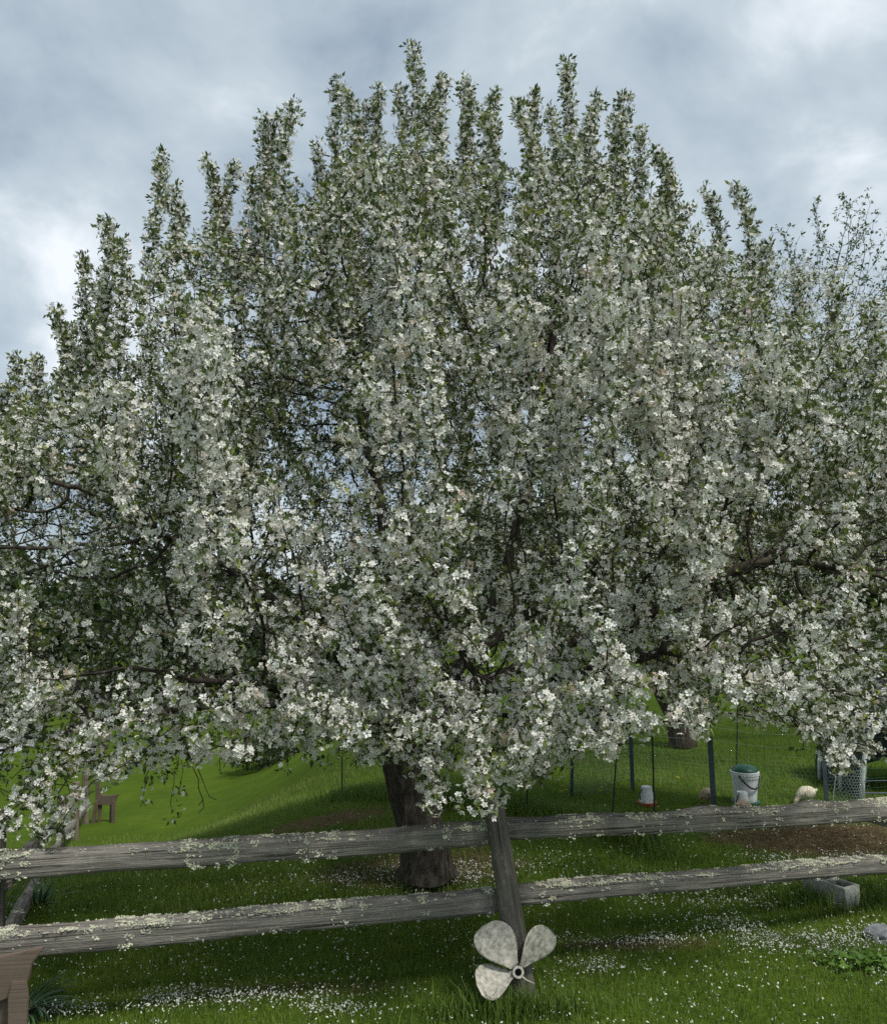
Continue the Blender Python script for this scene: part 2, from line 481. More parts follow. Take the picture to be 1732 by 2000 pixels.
def leaf_simple(c, dirv, ln, wd):
    """far leaves: one folded quad each"""
    n = len(c)
    side = np.cross(dirv, rand_unit(n)); side /= np.maximum(np.linalg.norm(side, axis=1, keepdims=True), 1e-4)
    nn = np.cross(side, dirv); m = c + dirv * ln[:, None] * 0.45
    vv = np.stack([c, m + side * wd[:, None] * 0.5 + nn * wd[:, None] * 0.2, c + dirv * ln[:, None] * 0.95 - nn * ln[:, None] * 0.2, m - side * wd[:, None] * 0.5 + nn * wd[:, None] * 0.2], 1)
    return vv.reshape(-1, 3), np.arange(n * 4).reshape(-1, 4)
def leaves_np(c, dirv, ln, wd, droop=0.35):
    """leaves: a folded, arching blade of two quads each side of its tip"""
    n = len(c)
    up = np.tile(np.array([[0.0, 0, 1]]), (n, 1)) + rand_unit(n) * 0.6
    side = np.cross(dirv, up); side /= np.maximum(np.linalg.norm(side, axis=1, keepdims=True), 1e-4)
    nn = np.cross(side, dirv)
    L_, W = ln[:, None], wd[:, None]
    p0 = c; pm = c + dirv * L_ * 0.5 + nn * L_ * 0.06
    pt = c + dirv * L_ * 0.95 - nn * L_ * droop * rng.uniform(0.2, 1.2, (n, 1))
    a = pm + side * W * 0.5 + nn * W * 0.18; b_ = pm - side * W * 0.5 + nn * W * 0.18
    vv = np.stack([p0, a, pt, pm, b_], 1)
    base = (np.arange(n) * 5)[:, None]
    loops = np.concatenate([base + np.array([[0, 1, 2, 3]]), base + np.array([[0, 3, 2, 4]])], 1).reshape(-1, 4)
    return vv.reshape(-1, 3), loops
def blossom_arrays(C, axis, nf, nl, fs=0.021, spread=0.055, brown=0.03, tri=False):
    """flower and leaf arrays for clusters at C"""
    n = len(C)
    dr = rand_unit(n * nf) + np.repeat(axis, nf, 0) * 0.35
    dr /= np.linalg.norm(dr, axis=1, keepdims=True)
    fc = np.repeat(C, nf, 0) + dr * (spread * rng.uniform(0.55, 1.25, (n * nf, 1)))
    nr = dr + rand_unit(n * nf) * 0.55; nr /= np.linalg.norm(nr, axis=1, keepdims=True)
    fv, fl = petals_np(fc, nr, fs * rng.uniform(0.75, 1.2, n * nf), tri)
    ct = np.clip(rng.normal(0.6, 0.2, n), 0.05, 1); aged = rng.random(n) < brown
    ct[aged] = rng.uniform(0.0, 0.22, aged.sum())
    ft = np.repeat(np.clip(np.repeat(ct, nf) + rng.normal(0, 0.12, n * nf), 0, 1), 11 if tri else 20)
    dl = rand_unit(n * nl) * 0.9 + np.repeat(axis, nl, 0) * 0.9 + np.array([[0, 0, 0.15]]); dl /= np.linalg.norm(dl, axis=1, keepdims=True)
    lc = np.repeat(C, nl, 0) + dl * (spread * rng.uniform(0.2, 0.95, (n * nl, 1)))
    ln = rng.uniform(0.031, 0.066, n * nl) * (fs / 0.021) ; wd = ln * rng.uniform(0.36, 0.5, n * nl)
    lv, ll = leaf_simple(lc, dl, ln, wd) if tri else leaves_np(lc, dl, ln, wd)
    lt = np.repeat(np.clip(np.repeat(rng.normal(0.5, 0.25, n), nl) + rng.normal(0, 0.12, n * nl), 0, 1), 4 if tri else 5)
    return fv, fl, ft, lv, ll, lt

def skyline(xs, pts):
    p = np.array(pts, float); return np.interp(xs, p[:, 0], p[:, 1])
SKY1 = [(-900, 1250), (-300, 960), (0, 800), (60, 750), (120, 690), (200, 620), (270, 545), (330, 470), (420, 440), (500, 420), (600, 360), (660, 310), (760, 300), (860, 300), (960, 320), (1060, 310), (1150, 300), (1235, 300), (1290, 420), (1400, 480), (1480, 540), (1560, 620), (1732, 700), (2300, 980)]
BOT1 = [(-900, 1700), (-100, 1680), (0, 1640), (60, 1655), (120, 1640), (150, 1540), (230, 1500), (320, 1520), (335, 1585), (350, 1500), (380, 1500), (400, 1585), (415, 1480), (500, 1490), (640, 1470), (720, 1500), (800, 1480), (845, 1590), (880, 1500), (940, 1560), (970, 1595), (1000, 1535), (1080, 1535), (1130, 1480), (1215, 1450), (1232, 1310), (1320, 1330), (1360, 1440), (1405, 1440), (1425, 1350), (1500, 1390), (1600, 1450), (1640, 1515), (1672, 1500), (1692, 1400), (1732, 1385), (1748, 1480), (2300, 1500)]

TB = G(832, 1702)        # base of the old tree
def main_tree():
    root = empty('apple_tree', (TB.x, TB.y, TB.z))
    tag(root, 'large old apple tree in full white blossom behind the split rail fence', 'tree')
    o = np.array(TB)
    Q = lambda a, b_, d: np.array(V(a, b_, d))
    # ---- trunk: a lofted, fluted stem that swells into the fork
    sec = [(832, 1712, 7.47, 0.245), (832, 1690, 7.47, 0.215), (829, 1655, 7.47, 0.205), (815, 1600, 7.47, 0.195), (803, 1550, 7.47, 0.205), (800, 1505, 7.47, 0.235), (802, 1465, 7.47, 0.27), (806, 1425, 7.47, 0.25), (808, 1385, 7.48, 0.17)]
    vs = []; fs = []; K = 26; fine = []
    for i in range(len(sec) - 1):
        for s in range(5):
            q = s / 5; a, c = sec[i], sec[i + 1]
            fine.append(tuple(a[j] * (1 - q) + c[j] * q for j in range(4)))
    fine.append(sec[-1])
    for i, (a, b_, d, r_) in enumerate(fine):
        c = V(a, b_, d) - TB
        for k_ in range(K):
            t_ = 2 * math.pi * k_ / K
            fl = 1 + 0.07 * math.sin(3 * t_ + i * 0.05) + 0.05 * math.sin(5 * t_ - i * 0.08) + 0.05 * mnoise.noise(Vector((math.cos(t_) * 3, math.sin(t_) * 3, i * 0.5)))
            if i < 5: fl += (5 - i) * 0.03 * max(0, math.sin(4 * t_ + 1))
            vs.append((c.x + math.cos(t_) * r_ * fl, c.y + math.sin(t_) * r_ * fl, c.z))
    nn = len(fine)
    for i in range(nn - 1):
        for k_ in range(K):
            k2 = (k_ + 1) % K; fs.append((i * K + k_, i * K + k2, (i + 1) * K + k2, (i + 1) * K + k_))
    fs.append(tuple((nn - 1) * K + k_ for k_ in range(K)))
    trunk = link('trunk', mesh('trunk', vs, fs, True), M_BARK, root)
    # ---- limbs
    F = (803, 1470, 7.47)
    limbs = [
        [F, (730, 1370, 7.35), (660, 1285, 7.25), (590, 1215, 7.15), (470, 1120, 7.0), (300, 1040, 6.9)],
        [F, (795, 1330, 7.6), (765, 1130, 7.75), (720, 880, 7.8), (680, 690, 7.8), (625, 500, 7.8)],
        [F, (860, 1360, 7.45), (950, 1210, 7.4), (1030, 980, 7.5), (1075, 680, 7.6)],
        [F, (890, 1370, 7.6), (1060, 1275, 7.7), (1280, 1190, 7.6), (1500, 1090, 7.4)],
        [F, (835, 1385, 7.0), (880, 1325, 6.4), (930, 1320, 5.8), (965, 1370, 5.3)],
        [F, (740, 1395, 6.9), (630, 1360, 6.2), (480, 1340, 5.7)],
        [F, (815, 1290, 8.3), (860, 1080, 9.4)],
        [F, (720, 1290, 8.4), (480, 1100, 9.2)],
        [F, (690, 1400, 7.4), (560, 1375, 7.35), (390, 1375, 7.3), (220, 1420, 7.2)],
        [F, (930, 1360, 6.9), (1120, 1320, 6.1), (1340, 1260, 5.6)],
        [F, (900, 1300, 8.3), (1150, 1100, 9.0), (1350, 950, 9.2)],
        [F, (870, 1390, 6.8), (960, 1390, 5.9), (1070, 1430, 5.5), (1190, 1432, 5.35)],
        [F, (790, 1425, 6.7), (760, 1410, 6.1), (770, 1440, 5.7)],
    ]
    P = []; par = []
    for lb in limbs:
        pts = [Q(*p) for p in lb]
        prev = -1
        for i in range(len(pts) - 1):
            m = max(1, int(np.linalg.norm(pts[i + 1] - pts[i]) / 0.13))
            for s in range(m):
                q = s / m
                p = pts[i] * (1 - q) + pts[i + 1] * q
                p = p + np.array(nvec(Vector(p * 1.7))) * 0.06 * (0 if (i == 0 and s == 0) else 1)
                P.append(p); par.append(prev); prev = len(P) - 1
    # ---- attraction points through the crown
    n = 150000
    a = rng.uniform(-1, 1, (n, 2)); zz = rng.uniform(0, 7.2, n)
    rr = np.hypot(a[:, 0], a[:, 1])
    X = TB.x + 0.1 + a[:, 0] * 5.4
    Y = 7.6 + np.where(a[:, 1] < 0, a[:, 1] * 2.95, a[:, 1] * 3.2)
    top = 6.7 - 3.1 * rr ** 2; bot = 2.15 - 1.9 * rr ** 2
    ok = (rr < 1) & (zz < top) & (zz > bot)
    pts = np.stack([X, Y, zz], -1)
    qx, qy = proj(pts)
    ok &= (qy > skyline(qx, SKY1)) & (qy < skyline(qx, BOT1)) & (zz > gz(X, Y) + 0.3)
    ok &= (Y > 6.6) | (qy < 1480) | (abs(qx - 950) < 190) | (qx < 110)
    ok &= (qx > -260) & (qx < 2000)
    # denser towards the outside of the crown
    dep = np.minimum(1 - rr, np.minimum(top - zz, zz - bot) / 3.0)
    keep = rng.random(n) < np.where(dep > 0.34, np.where(Y > 7.4, 0.6, 0.16), np.where(dep > 0.16, 0.5, 0.8)) * np.where((zz > 4) & (Y > 8.6), 0.45, 1) * np.where(zz < 3.3, 1.5, 0.85)
    A = pts[ok & keep]
    A = A[rng.permutation(len(A))[:24000]]
    # the low sprays in front that hang towards the fence
    m = 34000
    fx = rng.uniform(-60, 1800, m); fy = rng.uniform(930, 1600, m); fd = rng.uniform(4.75, 7.0, m)
    E = np.array([V(*q) for q in zip(fx, fy, fd)])
    fr = np.hypot((E[:, 0] - TB.x) / 5.2, (E[:, 1] - 7.6) / 2.95)
    ok = (fy < skyline(fx, BOT1)) & (fr < 1) & (fr > 0.45) & (E[:, 2] > gz(E[:, 0], E[:, 1]) + 0.35)
    ok &= (fd < 6.0) | (fy > 1150)
    clump = np.array([mnoise.noise(Vector(p * 1.6)) for p in E])
    ok &= clump > 0.08
    E = E[ok]; E = E[rng.permutation(len(E))[:9000]]
    A = np.concatenate([A, E])
    clump = np.array([mnoise.noise(Vector((p[0] * 1.5, p[1] * 1.5, p[2] * 1.9))) for p in A])
    thr = np.where(A[:, 1] < 7.3, -0.22 + 0.30 * sst(5.0, 3.2, A[:, 2]), -0.30)
    A = A[(clump > thr) | (rng.random(len(A)) < 0.06)]
    # the shaded hollow under the dome, round the fork
    hol = (A[:, 1] > 5.95) & (A[:, 1] < 8.3) & (np.abs(A[:, 0] - TB.x - 0.2) < 2.3) & (A[:, 2] < 2.75 - 0.18 * np.abs(A[:, 0] - TB.x))
    A = A[~hol | (rng.random(len(A)) < 0.12)]
    for (ax, ay, ad, sx_, sy_, sd_, m) in ((1090, 1450, 5.35, 85, 40, 0.25, 260), (960, 1500, 5.05, 40, 55, 0.15, 130), (780, 1430, 5.75, 75, 45, 0.3, 420), (900, 1420, 5.5, 70, 60, 0.25, 420), (640, 1400, 5.9, 90, 45, 0.3, 320), (830, 1330, 5.6, 120, 50, 0.3, 320), (1170, 1425, 5.35, 40, 22, 0.15, 90), (610, 1390, 5.7, 90, 40, 0.3, 260), (1330, 1290, 5.6, 70, 60, 0.3, 240), (1385, 1400, 5.7, 22, 35, 0.12, 60), (1540, 1390, 5.9, 90, 45, 0.3, 220), (1650, 1470, 6.0, 25, 40, 0.15, 80), (60, 1440, 6.2, 70, 50, 0.3, 220), (850, 1545, 5.4, 20, 35, 0.1, 40), (700, 1180, 5.4, 120, 80, 0.3, 260), (1000, 1240, 5.3, 120, 90, 0.3, 300)):
        g_ = np.array([V(ax + rng.normal(0, sx_), ay + rng.normal(0, sy_), ad + rng.normal(0, sd_)) for _ in range(m)])
        qx, qy = proj(g_); A = np.concatenate([A, g_[qy < skyline(qx, BOT1)]])
    def trop(p):
        out = np.hypot((p[:, 0] - TB.x) / 5, (p[:, 1] - 7.6) / 3)
        return np.where(p[:, 2] > 3.0, 0.30, 0.0) - 0.22 * ((out > 0.6) & (p[:, 2] < 2.3))
    P, par = grow(np.array(P), par, A, 0.11, 0.8, 0.14, trop, 170)
    # ---- upright shoots along the top: those the skyline shows, then many shorter ones
    tips = [(805, 85), (1105, 118), (660, 155), (680, 172), (740, 172), (718, 205), (868, 150), (912, 152), (965, 175), (1010, 200), (1042, 180), (1075, 215), (1168, 190), (1222, 180), (1200, 225), (510, 225), (540, 225), (575, 205), (315, 295), (340, 370), (405, 305), (460, 318), (210, 425), (240, 470), (165, 498), (200, 530), (110, 600), (130, 625), (36, 692), (72, 697), (780, 170), (835, 185), (1280, 290), (1305, 330), (1380, 366), (1437, 362), (620, 280), (490, 335), (1340, 400), (1250, 250), (5, 760), (1500, 470), (1560, 540), (1640, 560), (1700, 590), (1780, 640), (920, 190), (1140, 240), (945, 215)]
    Pl = [p for p in P]; pl = list(par); shoot = [False] * len(P); tall = set()
    arr = P.copy()
    def add_shoot(tip, i0, main=False):
        b0 = Pl[i0]; L_ = np.linalg.norm(tip - b0); m = max(2, int(L_ / (0.042 if main else 0.06))); prev = i0
        bow = np.array([rng.normal(0, 0.07), rng.normal(0, 0.05), 0]) * L_
        for s in range(1, m + 1):
            q = s / m
            p = b0 * (1 - q) + tip * q + bow * math.sin(math.pi * q) + rng.normal(0, 0.006, 3)
            Pl.append(p); pl.append(prev); shoot.append(True); prev = len(Pl) - 1
            if main: tall.add(prev)
    for (a_, b_) in tips:
        d = 7.6 + rng.uniform(-0.7, 0.9)
        tip = Q(a_, b_ + 8, d)
        dz = tip[2] - arr[:, 2]; h = np.hypot(arr[:, 0] - tip[0], arr[:, 1] - tip[1])
        cost = h * 2.4 + np.abs(dz - 1.15) + np.where(dz < 0.35, 9, 0)
        add_shoot(tip, int(cost.argmin()), True)
    qx, qy = proj(arr)
    outer = np.where((arr[:, 2] > 2.9) & (qy < skyline(qx, SKY1) + 620))[0]
    rng.shuffle(outer)
    cnt = 0
    for i in outer:
        if cnt >= 640: break
        L_ = rng.uniform(0.35, 1.0)
        lean = (arr[i] - np.array([TB.x, 7.6, arr[i][2]])) * 0.05
        tip = arr[i] + np.array([rng.normal(0, 0.08), rng.normal(0, 0.08), 1.0]) * L_ + lean * L_
        tx, ty = proj(tip)
        if ty < skyline(tx, SKY1) - rng.uniform(-25, 55): continue
        add_shoot(tip, int(i)); cnt += 1
    # thin twigs that hang bare under the left side, tufted at their ends
    nd0 = len(Pl)
    for (a_, b_) in ((278, 1560), (300, 1505), (318, 1520), (336, 1590), (352, 1548), (372, 1500), (398, 1582), (408, 1560), (428, 1512), (452, 1498), (255, 1490), (236, 1470), (482, 1478), (560, 1500), (640, 1490), (205, 1450), (1130, 1350), (1480, 1390), (1570, 1440)):
        tip = Q(a_, b_, 7.0 + rng.uniform(-0.5, 0.6))
        dd_ = arr - tip; cost = np.hypot(dd_[:, 0], dd_[:, 1]) * 1.5 + np.abs(dd_[:, 2] - 0.45) + np.where(dd_[:, 2] < 0.12, 9, 0)
        i0 = int(cost.argmin()); b0 = Pl[i0]; m = max(4, int(np.linalg.norm(tip - b0) / 0.06)); prev = i0
        for s_ in range(1, m + 1):
            q = s_ / m; p = b0 * (1 - q) + tip * q + np.array([0, 0, 0.16 * np.linalg.norm(tip - b0) * math.sin(math.pi * q)]) + rng.normal(0, 0.008, 3)
            Pl.append(p); pl.append(prev); shoot.append(False); prev = len(Pl) - 1
            if s_ > m * 0.45 and rng.random() < 0.35:
                Pl.append(p + np.array([rng.normal(0, 0.06), rng.normal(0, 0.06), -rng.uniform(0.02, 0.09)])); pl.append(prev); shoot.append(False)
    P = np.array(Pl); par = np.array(pl); shoot = np.array(shoot)
    droop_ = np.arange(len(P)) >= nd0
    rad, kids = pipe(P, par, 0.0036, 2.45)
    branches = link('branches', limbs_mesh('branches', P - o, par, rad, 0.165), M_BARK, root)
    # ---- blossom clusters: on every thin twig and all the way up each shoot
    pidx = np.maximum(par, 0)
    thin = (rad < 0.0115) & (par >= 0)
    dvec = P - P[pidx]; dvec /= np.maximum(np.linalg.norm(dvec, axis=1, keepdims=True), 1e-5)
    sel = thin & ~shoot
    dens = np.array([mnoise.noise(Vector(p * 0.9)) for p in P])
    patchy = np.clip(0.78 + 1.1 * dens, 0.25, 1.0)
    tips_ = np.bincount(par[par >= 0], minlength=len(P)) == 0
    sel = sel & (~droop_ | tips_)
    # the low sprays bloom in separate bunches with bare twigs between them
    bun = np.array([mnoise.noise(Vector((p[0] * 2.3, p[1] * 2.3, p[2] * 2.6))) for p in P])
    low = (P[:, 2] < 3.3 + rng.normal(0, 0.35, len(P))) & (P[:, 1] < 7.4) & ~((P[:, 1] < 5.9) & (P[:, 2] < 1.95))
    sel = sel & (~low | (bun > -0.02) | (rng.random(len(P)) < 0.10))
    sel1 = sel & (rng.random(len(P)) < patchy * 0.95)
    C = [P[sel1] + rng.normal(0, 0.016, (sel1.sum(), 3))]; AX = [dvec[sel1]]
    sel2 = sel & (rng.random(len(P)) < patchy * 0.8)
    C.append((P[sel2] + P[pidx[sel2]]) / 2 + rand_unit(sel2.sum()) * 0.055); AX.append(rand_unit(sel2.sum()))
    C.append(P[shoot] + rng.normal(0, 0.03, (shoot.sum(), 3))); AX.append(dvec[shoot] + np.array([[0, 0, 0.6]]))
    sh2 = shoot & (rng.random(len(P)) < 0.8)
    C.append(P[sh2] + rand_unit(sh2.sum()) * 0.045); AX.append(rand_unit(sh2.sum()) + np.array([[0, 0, 0.6]]))
    ti = np.array(sorted(tall)); ti = np.concatenate([ti, ti[rng.random(len(ti)) < 0.8]])
    C.append(P[ti] + rand_unit(len(ti)) * np.array([[0.05, 0.05, 0.025]])); AX.append(rand_unit(len(ti)) + np.array([[0, 0, 0.4]]))
    fr_ = sel & (np.linalg.norm(P - np.array([0, 0, CAMZ]), axis=1) < 6.6) & (P[:, 2] < 4.2) & (rng.random(len(P)) < 0.95)
    C.append(P[fr_] + rand_unit(fr_.sum()) * 0.06); AX.append(rand_unit(fr_.sum()))
    C = np.concatenate(C); AX = np.concatenate(AX)
    # the clusters that stand nearest in front are pieces of their own
    dist = np.linalg.norm(C - np.array([0, 0, CAMZ]), axis=1)
    qx, qy = proj(C)
    vis = (qx > 0) & (qx < 1732) & (qy < 1650)
    order = np.argsort(np.where(vis, dist, 99))[:260]
    single = np.zeros(len(C), bool); single[order] = True
    near = ~single & (dist < 5.7); far = ~single & ~near
    up = C[:, 2] + rng.normal(0, 0.5, len(C)) > 3.3
    # deep inside the crown there are few flowers, mostly leaves
    hx = np.clip(np.abs(C[:, 0] - TB.x) / 5.3, 0, 1); yf = 7.6 - 2.95 * np.sqrt(1 - hx ** 2)
    rc = np.hypot((C[:, 0] - TB.x) / 5.3, (C[:, 1] - 7.6) / 3.0)
    inner = far & (C[:, 1] - yf > 1.35 + rng.normal(0, 0.15, len(C))) & (6.7 - 3.1 * rc ** 2 - C[:, 2] > 1.5 + rng.normal(0, 0.2, len(C)))
    inner &= C[:, 2] < 4.4 + rng.normal(0, 0.4, len(C))
    far &= ~inner
    STATS.append(('inner', int(inner.sum())))
    ai = blossom_arrays(C[inner] - o, AX[inner], 2, 7, 0.0205, tri=True)
    a0 = blossom_arrays(C[far & up] - o, AX[far & up], 4, 7, 0.0205, tri=True)
    a1 = blossom_arrays(C[far & ~up] - o, AX[far & ~up], 6, 6, 0.0215, tri=True)
    a0 = tuple(np.concatenate([p_, q_ + (len(ai[j_ - 1]) if j_ in (1, 4) else 0)]) for j_, (p_, q_) in enumerate(zip(ai, a0)))
    a1 = tuple(np.concatenate([p_, q_ + (len(a0[j_ - 1]) if j_ in (1, 4) else 0)]) for j_, (p_, q_) in enumerate(zip(a0, a1)))
    a2 = blossom_arrays(C[near] - o, AX[near], 10, 4, 0.0225)
    n1_, n2_ = len(a1[0]), len(a1[3])
    crown = link('crown', bigmesh('crown', np.concatenate([a1[0], a2[0]]), np.concatenate([a1[1].ravel(), a2[1].ravel() + n1_]), np.concatenate([np.full(len(a1[1]), 3), np.full(len(a2[1]), 4)]).astype(np.int32), np.concatenate([a1[2], a2[2]])), M_PETAL, root); tag(crown, kind='stuff')
    lo = link('foliage', bigmesh('foliage', np.concatenate([a1[3], a2[3]]), np.concatenate([a1[4], a2[4] + n2_]), 4, np.concatenate([a1[5], a2[5]])), M_LEAF, crown); tag(lo, kind='stuff')
    STATS.append(('main', len(P), len(C), int(near.sum())))
    variants = []
    for k_ in range(8):
        fv, fl, ft, lv, ll, lt = blossom_arrays(np.zeros((1, 3)), np.array([[0, 0, 1.0]]), 8, 6, 0.0205, 0.052, 0.0)
        nfv = len(fv)
        me = bigmesh('blossom_cluster', np.concatenate([fv, lv]), np.concatenate([fl, ll + nfv]), 4, np.concatenate([ft, lt]))
        me.materials.append(M_PETAL); me.materials.append(M_LEAF)
        mi = np.zeros(len(me.polygons), np.int32); mi[len(fl):] = 1
        me.polygons.foreach_set('material_index', mi)
        variants.append(me)
    for i in np.where(single)[0]:
        c = bpy.data.objects.new('blossom_cluster', variants[int(rng.integers(8))])
        COL.objects.link(c); c.parent = crown
        c.location = C[i] - o
        ax = Vector(AX[i]).normalized()
        c.rotation_euler = (ax.to_track_quat('Z', 'Y') @ Matrix.Rotation(rng.uniform(0, 6.28), 3, 'Z').to_quaternion()).to_euler()
        s = rng.uniform(0.9, 1.2); c.scale = (s, s, s)
    return root
main_tree()

def simple_tree(name, base, limbs_rel, attrs_fn, label, step, kill, infl, tip_r, flower, leaf_stops, trunk_r, nfl, nlf, fs, spread, trop=None, prob=0.9, thin_r=0.02):
    root = empty(name, base); tag(root, label, 'tree')
    o = np.array(base)
    P = []; par = []
    for lb in limbs_rel:
        pts = [np.array(p, float) + o for p in lb]; prev = -1
        for i in range(len(pts) - 1):
            m = max(1, int(np.linalg.norm(pts[i + 1] - pts[i]) / step))
            for s in range(m):
                p = pts[i] * (1 - s / m) + pts[i + 1] * s / m
                P.append(p + np.array(nvec(Vector(p))) * 0.07 * (0 if (i == 0 and s == 0) else 1)); par.append(prev); prev = len(P) - 1
    P, par = grow(np.array(P), par, attrs_fn(o), step, infl, kill, trop)
    rad, kids = pipe(P, par, tip_r, 2.45)
    mb = MB(); pts = [Vector(p) for p in trunk_r[0]]
    mb.tube(pts, trunk_r[1], 16)
    link('trunk', mesh('trunk', mb.v, mb.f, True), M_BARK, root)
    link('branches', limbs_mesh('branches', P - o, par, rad, 0.15), M_BARK, root)
    thin = (rad < thin_r) & (par >= 0) & (rng.random(len(P)) < prob)
    pidx = np.maximum(par, 0)
    dv_ = P - P[pidx]; dv_ /= np.maximum(np.linalg.norm(dv_, axis=1, keepdims=True), 1e-5)
    C = P[thin] - o + rng.normal(0, 0.03, (thin.sum(), 3))
    if flower:
        fv, fl, ft, lv, ll, lt = blossom_arrays(C, dv_[thin], nfl, nlf, fs, spread, tri=True)
        crown = tag(link('crown', bigmesh('crown', fv, fl, 3, ft), M_PETAL, root), kind='stuff')
        tag(link('foliage', bigmesh('foliage', lv, ll, 4, lt), M_LEAF, crown), kind='stuff')
    else:
        n = len(C); dl = rand_unit(n * nlf) + np.repeat(dv_[thin], nlf, 0) * 0.7; dl /= np.linalg.norm(dl, axis=1, keepdims=True)
        ln = rng.uniform(0.6, 1.3, n * nlf) * fs
        lv, ll = leaves_np(np.repeat(C, nlf, 0) + dl * spread * rng.random((n * nlf, 1)), dl, ln, ln * 0.5)
        lt = np.repeat(rng.uniform(0, 1, n * nlf), 5)
        tag(link('crown', bigmesh('crown', lv, ll, 4, lt), leaf_stops, root), kind='stuff')
    STATS.append((name, len(P), int(thin.sum())))
    return root
def dome(cx, cy, cz0, cz1, rx, ry, n, shell=0.5):
    def f(o):
        a = rand_unit(n * 4); r_ = rng.random((n * 4, 1)) ** (1 / 3)
        r_ = np.where(rng.random((n * 4, 1)) < shell, 0.7 + 0.3 * r_, r_)
        a = a * r_
        z = (cz0 + cz1) / 2 + a[:, 2] * (cz1 - cz0) / 2
        p = np.stack([o[0] + cx + a[:, 0] * rx, o[1] + cy + a[:, 1] * ry, z], -1)[:n]
        return p
    return f
# second blossoming tree behind the poultry pen
b2 = G(1332, 1458)
def dome2(o):
    p = dome(0.6, 0.3, 1.9, 8.35, 5.3, 4.4, 5200, 0.6)(o)
    qx, qy = proj(p)
    lim = skyline(qx, [(800, 420), (1250, 420), (1450, 500), (1500, 480), (1560, 500), (1732, 540), (2300, 620)])
    return p[(qy > lim) & (qy < 1320)]
simple_tree('apple_tree', b2, [[(-0.35, 0, 1.1), (-0.9, 0.1, 2.0), (-2.0, 0, 3.4)], [(-0.35, 0, 1.1), (-0.3, 0.2, 2.6), (0.2, 0.2, 4.6), (0.3, 0, 6.2)], [(-0.35, 0, 1.1), (0.7, -0.3, 2.1), (2.4, -0.4, 3.2)], [(-0.35, 0, 1.1), (0.2, -1.0, 2.4), (0.4, -2.4, 3.4)]],
            dome2, 'smaller apple tree in blossom beyond the poultry pen', 0.17, 0.3, 1.2, 0.004, True, None,
            ([(0, 0, -0.1), (0, 0, 0.1), (-0.08, 0, 0.5), (-0.25, 0, 0.9), (-0.42, 0, 1.35)], [0.27, 0.21, 0.19, 0.20, 0.17]), 8, 4, 0.026, 0.085,
            lambda p: np.where(p[:, 2] > 3.5, 0.25, 0.0), 0.95, 0.013)
# half-leafed tree standing taller behind it
b3p = V(1655, 1300, 21.0); b3 = Vector((b3p.x, 21.0, float(gz(b3p.x, 21.0))))
def fan3(o):
    p = dome(0.1, 0, 4.5, 12.7, 2.7, 2.4, 1900, 0.4)(o)
    qx, qy = proj(p)
    lim = skyline(qx, [(1450, 560), (1500, 440), (1540, 460), (1590, 380), (1620, 345), (1660, 335), (1700, 375), (1732, 370), (1900, 480)])
    return p[qy > lim]
simple_tree('half_leafed_tree', b3, [[(0, 0, 2.0), (-0.5, 0, 4.5), (-0.9, 0, 7.5)], [(0, 0, 2.0), (0.1, 0.1, 5.0), (0.1, 0, 8.5)], [(0, 0, 2.0), (0.6, 0, 4.6), (1.2, 0, 7.6)]],
            fan3, 'tall half leafed tree of thin upright twigs behind the blossom', 0.2, 0.28, 1.4, 0.0045, False, M_SPRING,
            ([(0, 0, -0.2), (0, 0, 0.3), (0, 0, 1.2), (0, 0, 2.4)], [0.3, 0.2, 0.17, 0.15]), 0, 5, 0.10, 0.06,
            lambda p: np.full(len(p), 0.55), 0.85, 0.03)
# far wood: one mass behind the meadow
n = 22000
X = rng.uniform(-34, 34, n); Y = rng.uniform(33, 41, n)
h = 5.2 + 1.3 * np.sin(X * 0.21) + 1.1 * np.sin(X * 0.57 + 2) + 0.7 * np.sin(X * 1.3 + 1)
Z = gz(X, Y) + h * rng.random(n) ** 0.7
dl = rand_unit(n); ln = rng.uniform(0.3, 0.75, n)
lv, ll = leaf_simple(np.stack([X, Y, Z], -1), dl, ln, ln * 0.8)
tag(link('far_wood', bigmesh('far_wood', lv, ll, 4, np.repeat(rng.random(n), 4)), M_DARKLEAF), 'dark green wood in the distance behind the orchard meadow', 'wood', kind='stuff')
# low dark shrub at the meadow's edge
bs = G(515, 1500)
sh = empty('dark_shrub', bs); tag(sh, 'low dark green shrub on the lawn beyond the old tree', 'shrub')
mb = MB()
for k_ in range(9):
    a = k_ * 0.7; mb.tube([(0.05 * math.cos(a), 0.05 * math.sin(a), -0.05), (0.25 * math.cos(a), 0.25 * math.sin(a), 0.35), (0.5 * math.cos(a), 0.4 * math.sin(a), 0.75)], [0.018, 0.012, 0.005], 5)
mb.build('stem', M_BARK, sh)
n = 5200
a = rand_unit(n); a[:, 2] = abs(a[:, 2]); a *= (0.55 + 0.45 * rng.random((n, 1))); a *= (1 + 0.25 * np.sin(a[:, :1] * 9) * np.cos(a[:, 1:2] * 7))
c = a * np.array([[0.95, 0.75, 0.95]]) + np.array([[0, 0, 0.05]])
lv, ll = leaves_np(c, rand_unit(n), rng.uniform(0.04, 0.09, n), rng.uniform(0.025, 0.045, n))
tag(link('leaf_mass', bigmesh('leaf_mass', lv, ll, 4, np.repeat(rng.random(n), 5)), M_DARKLEAF, sh), kind='stuff')

